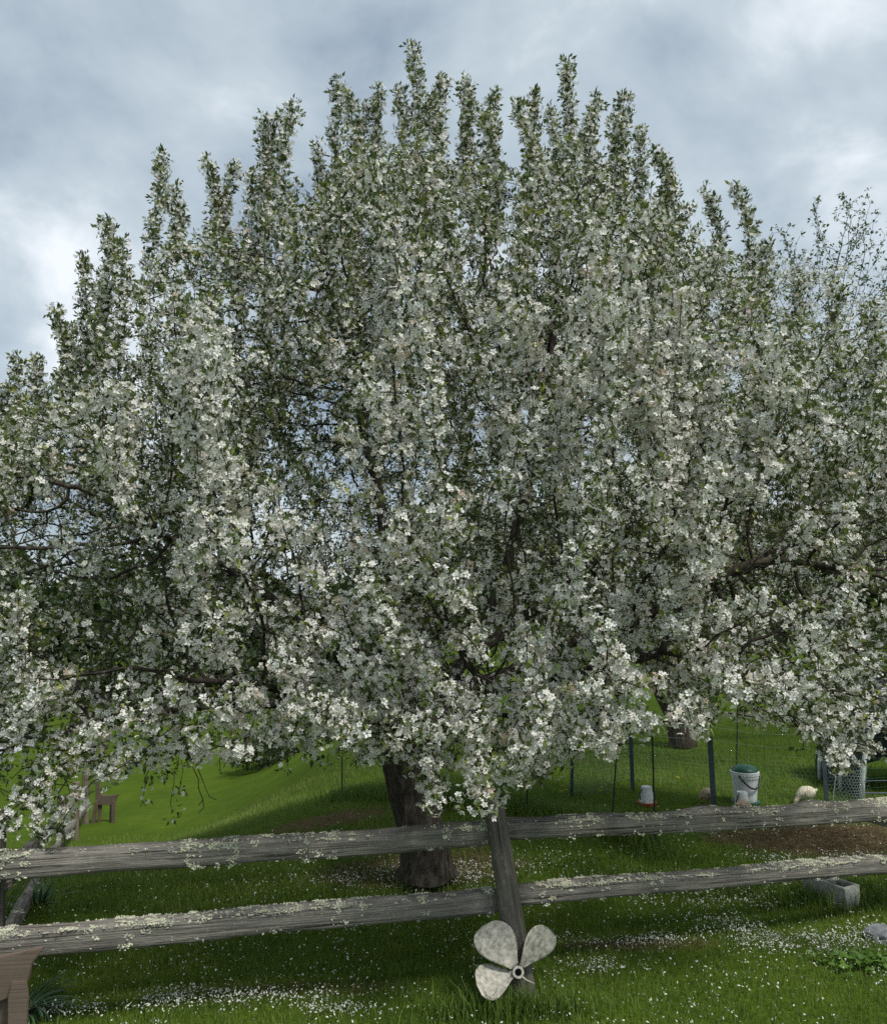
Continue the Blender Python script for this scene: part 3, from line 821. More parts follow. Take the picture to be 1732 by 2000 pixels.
# ------------------------------------------------------------------ split rail fence
def rail(parent, name, a, b_, ha, hb, depth, seed, bumps=(), sag=0.0, m=None):
    """a split rail from a to b_: uneven four-sided section, long splits and knots"""
    a, b_ = Vector(a), Vector(b_); L_ = (b_ - a).length
    ns = max(30, int(L_ / 0.035)); K = 16; vs = []; fs = []
    for i in range(ns + 1):
        s = i / ns; h = (ha * (1 - s) + hb * s) / 2; d = depth / 2
        wob = lambda f, q: mnoise.noise(Vector((s * L_ * f + seed * 7.3, q, seed)))
        cz = 0.012 * wob(0.9, 1) - sag * math.sin(math.pi * s); cy = 0.012 * wob(0.8, 5)
        up = 0.0
        for (bs_, bw, bh) in bumps: up += bh * math.exp(-((s - bs_) / bw) ** 2)
        taper = 1 - 0.35 * max(0, 1 - s * L_ / 0.12) - 0.35 * max(0, 1 - (1 - s) * L_ / 0.12)
        for k_ in range(K):
            t_ = 2 * math.pi * k_ / K + 0.12
            c_, s_ = math.cos(t_), math.sin(t_)
            e_ = 0.42
            y = d * math.copysign(abs(c_) ** e_, c_); z = h * math.copysign(abs(s_) ** e_, s_)
            # the back of the top edge is split away, so the top face slopes
            if s_ > 0.3: z += up * (0.6 + 0.4 * s_) + (0.14 * h * c_)
            rr = 1 + 0.11 * mnoise.noise(Vector((s * L_ * 2.2, k_ * 0.75, seed * 3.1))) + 0.05 * mnoise.noise(Vector((s * L_ * 11, k_ * 1.9, seed))) + 0.10 * mnoise.noise(Vector((s * L_ * 0.9, k_ * 2.3, seed + 9)))
            vs.append((s * L_, (y * rr + cy) * taper, (z * rr) * taper + cz))
    for i in range(ns):
        for k_ in range(K):
            k2 = (k_ + 1) % K; fs.append((i * K + k_, (i + 1) * K + k_, (i + 1) * K + k2, i * K + k2))
    fs.append(tuple(range(K))); fs.append(tuple(ns * K + k_ for k_ in range(K - 1, -1, -1)))
    dd = (b_ - a).normalized()
    o = link(name, mesh(name, vs, fs, True), m or M_RAIL, parent)
    rot = Matrix((dd, Vector((0, 0, 1)).cross(dd).normalized(), dd.cross(Vector((0, 0, 1)).cross(dd).normalized()))).transposed()
    o.matrix_local = Matrix.Translation(a - Vector(parent.location)) @ rot.to_4x4()
    return o, vs, ns, K
def lichen_on(o, vs, ns, K, n, seed, pale=0.35, smin=0.002, smax=0.030, top=0.45, front_dir=-1):
    """crusty lichen rosettes and caught petals on the face and the top of a rail"""
    r_ = random.Random(seed); lv = []; lf = []; tint = []
    kf = [k_ for k_ in range(K) if vs[ns // 2 * K + k_][1] * front_dir > 0.2 * max(abs(v[1]) for v in vs[ns // 2 * K:ns // 2 * K + K])]
    zt = sorted(range(K), key=lambda k_: -vs[ns // 2 * K + k_][2])[:6]
    spots = [(r_.random(), r_.uniform(0.004, 0.022)) for _ in range(max(3, n // 32))]
    for i in range(n):
        sp_ = r_.choice(spots); s = min(0.97, max(0.02, sp_[0] + r_.gauss(0, sp_[1]))) if r_.random() < 0.85 else r_.uniform(0.02, 0.97)
        on_top = r_.random() < top
        x = s * ns; i0 = int(x)
        ring = [Vector(v) for v in vs[i0 * K:(i0 + 1) * K]]
        if on_top:
            kk = r_.choice(zt); k2 = (kk + 1) % K
            if k2 not in zt: k2 = (kk - 1) % K
        else:
            kk = r_.choice(kf); k2 = (kk + 1) % K
        q = r_.random(); p = ring[kk].lerp(ring[k2], q)
        ctr = sum(ring, Vector()) / K
        p.x += (x - i0) * 0.0
        if not on_top:
            # most grow on the upper half of the face
            zmid = ctr.z
            if p.z < zmid and r_.random() < 0.6: continue
        nrm = (p - ctr); nrm.x = 0
        nrm = Vector((0, 0, 1)) if on_top else Vector((0, front_dir * 1.0, 0.25))
        nrm.normalize()
        size = smin + (smax - smin) * r_.random() ** 1.7
        ta = Vector((1, 0, 0)); tb = nrm.cross(ta).normalized()
        tn0 = min(0.8, max(0, r_.gauss(0.42, 0.22))) if r_.random() > pale else r_.uniform(0.8, 1.0)
        for fl_ in range(1 + int((size / 0.0045) ** 1.6)):
            fr = size * math.sqrt(r_.random()) if fl_ else 0.0
            fa = r_.random() * 6.28; f0 = p + ta * fr * math.cos(fa) * 1.2 + tb * fr * math.sin(fa) * 0.85 + nrm * 0.0045
            fs_ = r_.uniform(0.0025, 0.0062); base = len(lv); kn = 6; ph = r_.random() * 6
            tn = min(1, max(0, tn0 + r_.gauss(0, 0.1)))
            lv.append(f0 + nrm * r_.uniform(0.0012, 0.003)); tint.append(tn)
            for k_ in range(kn):
                t_ = 2 * math.pi * k_ / kn + ph; rr = fs_ * r_.uniform(0.7, 1.35)
                lv.append(f0 + ta * math.cos(t_) * rr * 1.15 + tb * math.sin(t_) * rr - nrm * 0.004); tint.append(max(0, tn - 0.12))
            for k_ in range(kn): lf.append((base, base + 1 + k_, base + 1 + (k_ + 1) % kn))
    sizes = np.array([len(f) for f in lf], np.int32)
    me = bigmesh('lichen', np.array([tuple(p) for p in lv]), np.array([i for f in lf for i in f]), sizes, np.array(tint))
    l_ = link('lichen', me, M_LICHEN, o); tag(l_, kind='stuff')
def post_mesh(h, w0, w1, seed, K=20):
    vs = []; fs = []; n = 30
    for i in range(n + 1):
        s = i / n; r_ = (w0 * (1 - s) + w1 * s) / 2
        for k_ in range(K):
            t_ = 2 * math.pi * k_ / K
            c_, s_ = math.cos(t_), math.sin(t_)
            e_ = 0.62
            rr = 1 + 0.07 * mnoise.noise(Vector((k_ * 0.8, s * h * 1.3, seed))) + 0.05 * mnoise.noise(Vector((k_ * 2.7, s * h * 1.5, seed + 4)))
            vs.append((r_ * rr * math.copysign(abs(c_) ** e_, c_), r_ * rr * math.copysign(abs(s_) ** e_, s_), -0.25 + s * (h + 0.25) + (0.02 * mnoise.noise(Vector((c_ * 2, s_ * 2, seed))) if i == n else 0)))
    for i in range(n):
        for k_ in range(K):
            k2 = (k_ + 1) % K; fs.append((i * K + k_, i * K + k2, (i + 1) * K + k2, (i + 1) * K + k_))
    fs.append(tuple(n * K + k_ for k_ in range(K)))
    return mesh('post', vs, fs, True)
def post(parent, base, top, w0, w1, seed, m):
    base, top = Vector(base), Vector(top)
    d = top - base; h = d.length
    o = link('post', post_mesh(h, w0, w1, seed), m, parent)
    o.matrix_local = Matrix.Translation(base - Vector(parent.location)) @ (Vector((0, 0, 1)).rotation_difference(d.normalized())).to_matrix().to_4x4()
    return o
pb = G(1022, 1938)
fence = empty('split_rail_fence', (pb.x, pb.y, pb.z))
tag(fence, 'weathered grey split rail fence with pale lichen crossing the lawn', 'fence')
post(fence, pb, V(963, 1560, pb.y + 0.02), 0.165, 0.125, 1, M_POST)
D0 = pb.y
o, vs, ns, K = rail(fence, 'rail', V(-190, 1703, D0 - 0.50), V(985, 1626, D0 + 0.12), 0.148, 0.138, 0.10, 1, ((0.55, 0.04, 0.006),), 0.005)
lichen_on(o, vs, ns, K, 620, 11, 0.35)
o, vs, ns, K = rail(fence, 'rail', V(-190, 1862, D0 - 0.50), V(995, 1757, D0 + 0.12), 0.155, 0.142, 0.10, 2, (), 0.0)
lichen_on(o, vs, ns, K, 900, 12, 0.4, top=0.62)
o, vs, ns, K = rail(fence, 'rail', V(965, 1622, D0 + 0.15), V(1850, 1572, D0 + 1.50), 0.115, 0.155, 0.11, 3, ((0.03, 0.03, 0.012), (0.415, 0.05, 0.03), (0.66, 0.035, 0.03), (0.2, 0.05, 0.01)), 0.02)
lichen_on(o, vs, ns, K, 760, 13, 0.5, smax=0.022)
o, vs, ns, K = rail(fence, 'rail', V(985, 1750, D0 + 0.15), V(1850, 1678, D0 + 1.50), 0.115, 0.125, 0.10, 4, (), 0.0)
lichen_on(o, vs, ns, K, 860, 14, 0.5, top=0.68)
pr = V(1880, 1690, D0 + 1.42); zr = float(gz(pr.x, pr.y))
post(fence, (pr.x, pr.y, zr), (pr.x - 0.02, pr.y + 0.02, zr + 1.12), 0.16, 0.13, 2, M_POST)
rail(fence, 'rail', V(1690, 1598, D0 + 1.42), V(1900, 1640, D0 + 1.35), 0.07, 0.07, 0.06, 9)
# side fence running away down the slope
sp = [V(-14, 1800, D0 - 0.30), None, None, None]
c0 = Vector((sp[0].x, D0 - 0.30, float(gz(sp[0].x, D0 - 0.30))))
side = empty('split_rail_fence', c0)
tag(side, 'side run of split rail fence going away down the slope under the blossom', 'fence')
PB = [c0]
for (a, b_) in ((117, 1678), (146, 1641), (167, 1609)):
    PB.append(G(a, b_))
tops = [V(-16, 1588, c0.y), None, None, None]
post(side, c0, tops[0], 0.155, 0.14, 5, M_POST)
for i in (1, 2, 3):
    q = PB[i]; hh = 1.05 if i == 1 else 1.1
    post(side, q, (q.x - 0.01 * i, q.y, q.z + hh), 0.14, 0.125, 5 + i, M_BARK if i == 1 else M_FARPOST)
for i in range(3):
    a, b_ = PB[i], PB[i + 1]
    for z0, z1 in ((0.80, 0.72), (0.40, 0.34)):
        if i == 0: z0 += 0.03
        o, vs, ns, K = rail(side, 'rail', Vector(a) + Vector((0.03, 0, z0)), Vector(b_) + Vector((0, 0, z1)), 0.12, 0.12, 0.085, 20 + i * 2 + (z0 > 0.5))
        if i == 0: lichen_on(o, vs, ns, K, 60, 31, 0.5, top=0.8, front_dir=-1)
# corner post carries the long rails too

# ------------------------------------------------------------------ wooden deer
def deer(base, scale, rz, label):
    root = empty('wooden_deer', base, rz); tag(root, label, 'lawn ornament', 'wooden deer')
    # side outline of the board, facing -x; x forward to the left, z up (a deer 0.6 m at the back)
    body = [(-0.20, 0.38), (-0.06, 0.375), (0.10, 0.375), (0.17, 0.40), (0.225, 0.46), (0.24, 0.54), (0.285, 0.60), (0.29, 0.615), (0.235, 0.605), (0.12, 0.585), (0.0, 0.578), (-0.10, 0.59), (-0.135, 0.64), (-0.155, 0.76), (-0.165, 0.86), (-0.13, 0.93), (-0.145, 0.955), (-0.185, 0.925), (-0.235, 0.93), (-0.33, 0.875), (-0.345, 0.845), (-0.33, 0.825), (-0.255, 0.825), (-0.245, 0.74), (-0.25, 0.62), (-0.255, 0.50), (-0.24, 0.42)]
    def board(name, poly, y0, y1):
        n_ = len(poly); vs = [(x * scale, y0 * scale, z * scale) for x, z in poly] + [(x * scale, y1 * scale, z * scale) for x, z in poly]
        bm = bmesh.new(); bv = [bm.verts.new(v_) for v_ in vs]
        bm.faces.new(bv[:n_]); bm.faces.new(bv[n_:][::-1])
        for i in range(n_): bm.faces.new((bv[i], bv[i + n_], bv[(i + 1) % n_ + n_], bv[(i + 1) % n_]))
        bmesh.ops.recalc_face_normals(bm, faces=bm.faces)
        bmesh.ops.bevel(bm, geom=bm.edges[:], offset=0.004 * scale, segments=2, affect='EDGES')
        me = bpy.data.meshes.new(name); bm.to_mesh(me); bm.free()
        return link(name, me, M_DEER, root)
    board('body', body, -0.02, 0.02)
    def leg(x0, x1, w_, y0, y1):
        poly = [(x1 - w_ / 2, -0.03), (x1 + w_ / 2, -0.03), (x0 + w_ * 0.62, 0.40), (x0 + w_ * 0.45, 0.47), (x0 - w_ * 0.45, 0.47), (x0 - w_ * 0.62, 0.40)]
        board('leg', poly, y0, y1)
    leg(-0.205, -0.275, 0.075, -0.043, -0.021); leg(-0.15, -0.165, 0.075, 0.021, 0.043)
    leg(0.12, 0.105, 0.075, 0.021, 0.043); leg(0.19, 0.195, 0.075, -0.043, -0.021)
    return root
gd = G(206, 1607)
deer(gd, 0.95, R(-6), 'small brown wooden deer on the sunny slope beside the side fence')
xd = V(-12, 1900, 4.72)
deer(Vector((xd.x - 0.07, 4.72, float(gz(xd.x, 4.72)) - 0.03)), 1.09, R(8), 'brown wooden deer in front of the lower rail, leaves at its hooves')

# ------------------------------------------------------------------ propeller leaning on the post
hub = V(1011, 1899, D0 - 0.17)
gzp = float(gz(hub.x, hub.y))
prop = empty('boat_propeller', (hub.x, hub.y, gzp)); tag(prop, 'weathered three bladed boat propeller leaning against the foot of the fence post', 'propeller')
hz = hub.z - gzp
tilt = R(20)     # leans back on the post
def hubpt(x, y, z):
    return Vector((x, y * math.cos(tilt) + z * math.sin(tilt), hz + z * math.cos(tilt) - y * math.sin(tilt)))
def blade(ang, ln, wd, twist, bendf, skew=0.0):
    """a rounded paddle blade, twisted about its own length"""
    mb = MB(); nu_, nv_ = 18, 13; front = []
    for i in range(nu_ + 1):
        s = i / nu_
        if s < 0.64: wv = wd * (0.24 + 0.76 * math.sin(math.pi / 2 * s / 0.64) ** 1.25)
        else: wv = wd * math.sqrt(max(0.0, 1 - ((s - 0.64) / 0.36) ** 2)) ** 0.85
        tw = twist * (1 - 0.55 * s)
        for j in range(nv_ + 1):
            q = (j / nv_ - 0.5)
            lx = q * wv + skew * s * s; r_ = 0.035 + s * (ln - 0.035)
            y = -lx * math.sin(tw) + bendf * s * s - 0.06 * q * q * wd
            xx = lx * math.cos(tw)
            X_ = r_ * math.cos(ang) - xx * math.sin(ang); Z_ = r_ * math.sin(ang) + xx * math.cos(ang)
            th = 0.010 * (1 - 0.75 * s) + 0.002
            front.append((X_, y, Z_, th))
    W_ = nv_ + 1
    vs = [hubpt(a, b_ - th, c) for a, b_, c, th in front] + [hubpt(a, b_ + th, c) for a, b_, c, th in front]
    n_ = len(front); fs = []
    for i in range(nu_):
        for j in range(nv_):
            a = i * W_ + j
            fs.append((a, a + 1, a + W_ + 1, a + W_)); fs.append((a + n_, a + n_ + W_, a + n_ + W_ + 1, a + n_ + 1))
    rim = [j for j in range(W_)] + [i * W_ + nv_ for i in range(1, nu_ + 1)] + [nu_ * W_ + j for j in range(nv_ - 1, -1, -1)] + [i * W_ for i in range(nu_ - 1, 0, -1)]
    for i in range(len(rim)):
        a, b_ = rim[i], rim[(i + 1) % len(rim)]
        fs.append((a, a + n_, b_ + n_, b_))
    mb.add(vs, fs); return mb.build('blade', M_BLADE, prop, smooth=True)
blade(R(124), 0.325, 0.245, R(10), 0.0, 0.035)
blade(R(50), 0.315, 0.215, R(50), 0.03, -0.02)
blade(R(198), 0.26, 0.22, R(46), -0.07, -0.02)
def ringmesh(r0, r1, y0, y1, n_=28, closed_at=None):
    vs = []; fs = []
    for (r_, y) in ((r0, y0), (r1, y0), (r1 * 1.08, y1), (r0, y1)):
        for k_ in range(n_):
            t_ = 2 * math.pi * k_ / n_; vs.append(hubpt(r_ * math.cos(t_), y, r_ * math.sin(t_)))
    for i in range(4):
        i2 = (i + 1) % 4
        for k_ in range(n_):
            k2 = (k_ + 1) % n_; fs.append((i * n_ + k_, i2 * n_ + k_, i2 * n_ + k2, i * n_ + k2))
    return vs, fs
mb = MB(); mb.add(*ringmesh(0.021, 0.034, -0.045, 0.06)); hb = mb.build('hub', M_BLADE, prop, smooth=False)
mb = MB(); mb.add([hubpt(0.022 * math.cos(2 * math.pi * k_ / 20), 0.0, 0.022 * math.sin(2 * math.pi * k_ / 20)) for k_ in range(20)], [tuple(range(20))]); mb.build('bore', M_DARK, hb)
mb = MB(); mb.tube([hubpt(0.025, -0.03, -0.025), hubpt(0.05, -0.035, -0.042), hubpt(0.095, -0.03, -0.06)], [0.005, 0.0045, 0.003], 7); mb.build('pin', M_BLADE, prop)

# ------------------------------------------------------------------ concrete block
cb = G(1652, 1779)
blk = empty('concrete_block', (cb.x - 0.02, cb.y + 0.22, cb.z - 0.025), R(120)); tag(blk, 'hollow concrete block lying in the grass behind the lower rail', 'block')
def block_mesh():
    bm = bmesh.new(); L_, W_, H_ = 0.40, 0.19, 0.19
    xs = [-L_ / 2, -L_ / 2 + 0.032, -0.018, 0.018, L_ / 2 - 0.032, L_ / 2]; ys = [-W_ / 2, -W_ / 2 + 0.032, W_ / 2 - 0.032, W_ / 2]
    gridv = {}
    for zi, z in enumerate((-0.02, H_)):
        for i, x in enumerate(xs):
            for j, y in enumerate(ys): gridv[(i, j, zi)] = bm.verts.new((x, y, z))
    def solid(i, j): return 0 <= i < 5 and 0 <= j < 3 and not (j == 1 and i in (1, 3))
    for i in range(5):
        for j in range(3):
            if not solid(i, j): continue
            c_ = [(i, j), (i + 1, j), (i + 1, j + 1), (i, j + 1)]
            bm.faces.new([gridv[(*q, 1)] for q in c_]); bm.faces.new([gridv[(*q, 0)] for q in c_][::-1])
            for (di, dj, e0, e1) in ((0, -1, 0, 1), (1, 0, 1, 2), (0, 1, 2, 3), (-1, 0, 3, 0)):
                if not solid(i + di, j + dj):
                    bm.faces.new([gridv[(*c_[e0], 0)], gridv[(*c_[e1], 0)], gridv[(*c_[e1], 1)], gridv[(*c_[e0], 1)]])
    bmesh.ops.recalc_face_normals(bm, faces=bm.faces)
    ed = [e_ for e_ in bm.edges if e_.calc_face_angle(0) > 0.5]
    bmesh.ops.bevel(bm, geom=ed, offset=0.004, segments=2, affect='EDGES')
    me = bpy.data.meshes.new('shell'); bm.to_mesh(me); bm.free(); return me
link('shell', block_mesh(), M_CONC, blk)

# grey stones at the right-hand edge of the lawn
def stone(name, base, sz, seed, label, rz=0.0):
    bm = bmesh.new(); bmesh.ops.create_icosphere(bm, subdivisions=3, radius=1)
    for v_ in bm.verts:
        d = v_.co.normalized()
        f = 1 + 0.28 * mnoise.noise(d * 1.7 + Vector((seed, 0, 0))) + 0.10 * mnoise.noise(d * 5 + Vector((seed, 3, 0)))
        v_.co = Vector((d.x * sz[0] * f, d.y * sz[1] * f, max(-0.4, min(0.55, d.z + 0.25 * d.x)) * sz[2] * f))
    me = bpy.data.meshes.new(name); bm.to_mesh(me); bm.free()
    o = link(name, me, M_STONE, None, Vector(base) + Vector((0, 0, sz[2] * 0.25)), (0, 0, rz)); tag(o, label, 'stone'); return o
p = G(1730, 1846); stone('stone', (p.x + 0.03, p.y + 0.1, p.z), (0.13, 0.11, 0.085), 3.0, 'flat grey stone among fallen petals beside broad green weeds', 0.4)

# ------------------------------------------------------------------ bulb clumps with strap leaves
def clump(base, n_, ln, label, seed, fan=(0, 6.28), flat=0.5):
    r_ = random.Random(seed); root = empty('bulb_plant', base); tag(root, label, 'plant', 'bulb plants gone by')
    for i in range(n_):
        az = r_.uniform(*fan); el = r_.uniform(0.25, 1.35) * (1 - flat * 0.45); L_ = ln * r_.uniform(0.65, 1.1); wd = r_.uniform(0.006, 0.011)
        d = Vector((math.cos(az), math.sin(az), 0)); sd_ = Vector((-d.y, d.x, 0)); vs = []; m_ = 9
        st = d * r_.uniform(0, 0.07) + sd_ * r_.uniform(-0.04, 0.04)
        pz = 0.0; px2 = 0.0; ang = el
        for k_ in range(m_ + 1):
            q = k_ / m_; wv = wd * (1 - q ** 3)
            c = st + d * px2 + Vector((0, 0, pz - 0.02))
            vs += [c + sd_ * wv + Vector((0, 0, 0.15 * wv)), c, c - sd_ * wv + Vector((0, 0, 0.15 * wv))]
            px2 += math.cos(ang) * L_ / m_; pz += math.sin(ang) * L_ / m_; ang -= (0.10 + 0.10 * q) * (0.6 + flat)
            if pz < 0.02: pz = 0.02
        fs = []
        for k_ in range(m_):
            for j in range(2): a = k_ * 3 + j; fs.append((a, a + 1, a + 4, a + 3))
        t_ = r_.random()
        me = bigmesh('leaf', np.array([tuple(v_) for v_ in vs]), np.array(fs), 4, np.full(len(vs), t_), True)
        link('leaf', me, M_DAFF, root)
    return root
p = G(38, 1985); clump((p.x - 0.01, p.y + 0.05, p.z), 70, 0.36, 'fan of blue green bulb leaves sprawling beside the wooden deer leg', 3, (-1.0, 1.5), 0.6)
p = G(75, 1768); clump((p.x, p.y, p.z), 46, 0.34, 'upright clump of dark bulb leaves seen between the two rails', 4, (0, 6.28), 0.05)

# ------------------------------------------------------------------ poultry pen
def wires(segs, r_):
    """thin three-sided wires from an array of segments (n,2,3)"""
    segs = np.asarray(segs, float); d = segs[:, 1] - segs[:, 0]; d /= np.maximum(np.linalg.norm(d, axis=1, keepdims=True), 1e-6)
    F_ = frames(d, False); ang = np.arange(3) * 2 * math.pi / 3
    c = np.stack([np.cos(ang), np.sin(ang), 0 * ang], -1) * r_
    ring = np.einsum('nij,kj->nki', F_, c)
    vv = np.concatenate([segs[:, 0][:, None] + ring, segs[:, 1][:, None] + ring], 1)
    f = np.array([[0, 1, 4, 3], [1, 2, 5, 4], [2, 0, 3, 5]])
    return vv.reshape(-1, 3), (f[None] + (np.arange(len(vv)) * 6)[:, None, None]).reshape(-1, 4)
def wire_obj(name, segs, r_, m_, parent):
    v_, l_ = wires(np.asarray(segs) - np.array(parent.location), r_)
    return tag(link(name, bigmesh(name, v_, l_, 4), m_, parent), kind='stuff')
def along(pts, s):
    """point at arc position s (0..1) of a polyline of ground points"""
    L_ = [0]
    for i in range(len(pts) - 1): L_.append(L_[-1] + (Vector(pts[i + 1]) - Vector(pts[i])).length)
    x = s * L_[-1]
    for i in range(len(pts) - 1):
        if x <= L_[i + 1] + 1e-9:
            q = (x - L_[i]) / max(1e-6, L_[i + 1] - L_[i]); return Vector(pts[i]).lerp(Vector(pts[i + 1]), q)
    return Vector(pts[-1])
def length(pts): return sum((Vector(pts[i + 1]) - Vector(pts[i])).length for i in range(len(pts) - 1))
def hexnet(pts, z0, z1, cell, wob=0.015):
    L_ = length(pts); segs = []; w_ = cell; h_ = cell * 1.1
    def at(x, z):
        p_ = along(pts, min(1, max(0, x / L_))); return (p_.x + wob * math.sin(x * 5 + z * 7), p_.y + wob * math.cos(x * 7 + z * 3), p_.z + z0 + z)
    nr = int((z1 - z0) / (h_ * 0.75)); nc = int(L_ / w_)
    for r_ in range(nr):
        for c_ in range(nc):
            x = (c_ + (0.5 if r_ % 2 else 0)) * w_; z = r_ * h_ * 0.75
            segs.append((at(x, z), at(x + w_ / 2, z + h_ * 0.25))); segs.append((at(x + w_ / 2, z + h_ * 0.25), at(x + w_, z)))
            segs.append((at(x + w_ / 2, z + h_ * 0.25), at(x + w_ / 2, z + h_ * 0.75)))
    for zz in (0, z1 - z0):
        for i in range(60): segs.append((at(L_ * i / 60, zz), at(L_ * (i + 1) / 60, zz)))
    return segs
def sqnet(pts, zs, dx, sag=0.03, seed=0):
    L_ = length(pts); segs = []
    def at(x, z):
        p_ = along(pts, min(1, max(0, x / L_))); return (p_.x, p_.y + 0.02 * math.sin(x * 3 + z * 4), p_.z + z - sag * abs(math.sin(math.pi * x / 1.1)) * z)
    n_ = int(L_ / 0.12)
    for z in zs:
        for i in range(n_): segs.append((at(L_ * i / n_, z), at(L_ * (i + 1) / n_, z)))
    x = 0.0
    while x < L_:
        for a, b_ in zip(zs[:-1], zs[1:]): segs.append((at(x, a), at(x, b_)))
        x += dx
    return segs
# outer netting: black stakes with thin dark green net
S1 = [G(645, 1566), G(668, 1560), G(1030, 1590), G(1192, 1622), G(1280, 1664), G(1760, 1602)]
net = empty('net_fence', S1[4]); tag(net, 'thin green net fence on slim black stakes behind the old tree', 'fence')
wire_obj('netting', sqnet(S1, [0.04, 0.12, 0.20, 0.29, 0.38, 0.48, 0.58, 0.69, 0.80, 0.92, 1.05], 0.11), 0.0009, M_GNET, net)
for (q, tp) in ((S1[1], (668, 1478)), (S1[2], (1027, 1400)), (S1[3], (1206, 1440)), (S1[4], (1273, 1418)), (S1[5], (1762, 1400))):
    tpv = V(tp[0], tp[1], q.y); mb = MB(); mb.tube([Vector(q) - Vector(net.location) - Vector((0, 0, 0.1)), tpv - Vector(net.location)], 0.0085, 8); mb.build('stake', M_BLACK, net)
# pen fence: grey steel posts, chicken wire below, strands above
S2 = [G(1116, 1556), G(1236, 1545), G(1395, 1580), G(1616, 1570), G(1700, 1562)]
pen = empty('wire_pen', S2[2]); tag(pen, 'poultry pen of chicken wire on grey blue steel posts', 'fence')
S2b = [Vector(S2[0]), Vector(S2[1]) + Vector((0.1, 0.6, 0)), Vector(S2[3]), Vector(S2[4])]
wire_obj('chicken_wire', hexnet(S2b, 0.02, 0.50, 0.055), 0.0009, M_GALV, pen)
wire_obj('chicken_wire', hexnet([S2[0], Vector(S2[0]) + Vector((0.55, 0.05, 0))], 0.0, 0.52, 0.035), 0.0013, M_GALV, pen)
wire_obj('strand', sqnet(S2b, [0.62, 0.78, 0.93], 9.0, 0.04), 0.0016, M_GALV, pen)
for q, tp, r_ in ((S2[0], (1117, 1470), 0.016), (S2[1], (1231, 1428), 0.020), (S2[2], (1386, 1440), 0.024), (S2[3], (1604, 1440), 0.020)):
    tpv = V(tp[0], tp[1], q.y) - Vector(pen.location); bq = Vector(q) - Vector(pen.location) - Vector((0, 0, 0.12))
    d = (tpv - bq).normalized(); mb = MB()
    # a T-post: flange and web
    sx = Vector((1, 0, 0)); sy = Vector((0, 1, 0))
    for (ax, ay, cx_, cy_) in ((r_ * 1.25, r_ * 0.22, 0, 0), (r_ * 0.22, r_ * 1.1, 0, r_ * 1.25)):
        vs = []
        for c_ in (bq, tpv):
            for (i, j) in ((-1, -1), (1, -1), (1, 1), (-1, 1)): vs.append(c_ + sx * (cx_ + i * ax) + sy * (cy_ + j * ay))
        mb.add(vs, [(3, 2, 1, 0), (4, 5, 6, 7), (0, 1, 5, 4), (1, 2, 6, 5), (2, 3, 7, 6), (3, 0, 4, 7)])
    mb.build('post', M_TPOST, pen)
qs = G(1437, 1508); mb = MB(); mb.tube([Vector(qs) - Vector((0, 0, 0.1)) - Vector(pen.location), V(1441, 1352, qs.y) - Vector(pen.location)], 0.009, 8); mb.build('stake', M_BLACK, pen)

# feed bucket
q = G(1459, 1571); q.y += 0.05
bk = empty('feed_bucket', q, 0.3); tag(bk, 'white bucket with domed green lid and black handle in the pen', 'bucket')
mb = MB(); mb.lathe([(0.0, 0.03), (0.125, 0.03), (0.128, 0.06), (0.146, 0.29), (0.156, 0.30), (0.156, 0.325), (0.163, 0.33), (0.163, 0.365), (0.15, 0.37), (0.0, 0.37)], 36); mb.build('body', M_WHITEP, bk, smooth=False)
mb = MB(); mb.lathe([(0.0, 0.0), (0.155, 0.0), (0.165, 0.015), (0.16, 0.03), (0.12, 0.034), (0.0, 0.034)], 32); mb.build('base_tray', M_GREENP, bk)
mb = MB(); mb.lathe([(0.15, 0.366), (0.148, 0.385), (0.12, 0.412), (0.07, 0.435), (0.02, 0.442), (0.0, 0.443)], 32); mb.build('lid', M_GREENP, bk, smooth=True)
mb = MB(); mb.tube([(0.168 * math.cos(a), 0.168 * math.sin(a), 0.335 - 0.14 * math.sin((a + 2.6) / 2.2 * math.pi) if True else 0) for a in [(-2.6 + 2.2 * i / 14) for i in range(15)]], 0.010, 7); mb.build('handle', M_BLACK, bk)
# drinkers
def drinker(base, label, tray, rz, s=1.0):
    d = empty('poultry_drinker', base, rz); tag(d, label, 'drinker'); mb = MB()
    mb.lathe([(0.0, 0.02), (0.085, 0.02), (0.082, 0.05), (0.058, 0.19), (0.054, 0.20), (0.0, 0.203)], 28); mb.build('jar', M_WHITEP, d)
    mb = MB(); mb.lathe([(0.0, 0.0), (0.105, 0.0), (0.112, 0.035), (0.104, 0.035), (0.098, 0.014), (0.0, 0.014)], 28); mb.build('tray', tray, d)
    mb = MB(); mb.tube([(0.0, -0.079 + 0.022 * i / 6 - 0.018 * math.sin(math.pi * i / 6), 0.06 + 0.12 * i / 6) for i in range(7)], 0.006, 6); mb.build('handle', M_BLACK, d)
    d.scale = (s, s, s)
    return d
q = G(1263, 1572); drinker(q, 'white drinker jar on a red tray behind the black stake', M_REDP, R(-70), 1.05)
q = G(1450, 1584); drinker(q, 'white drinker jar in front of the feed bucket', M_WHITEP, R(-60), 1.05)
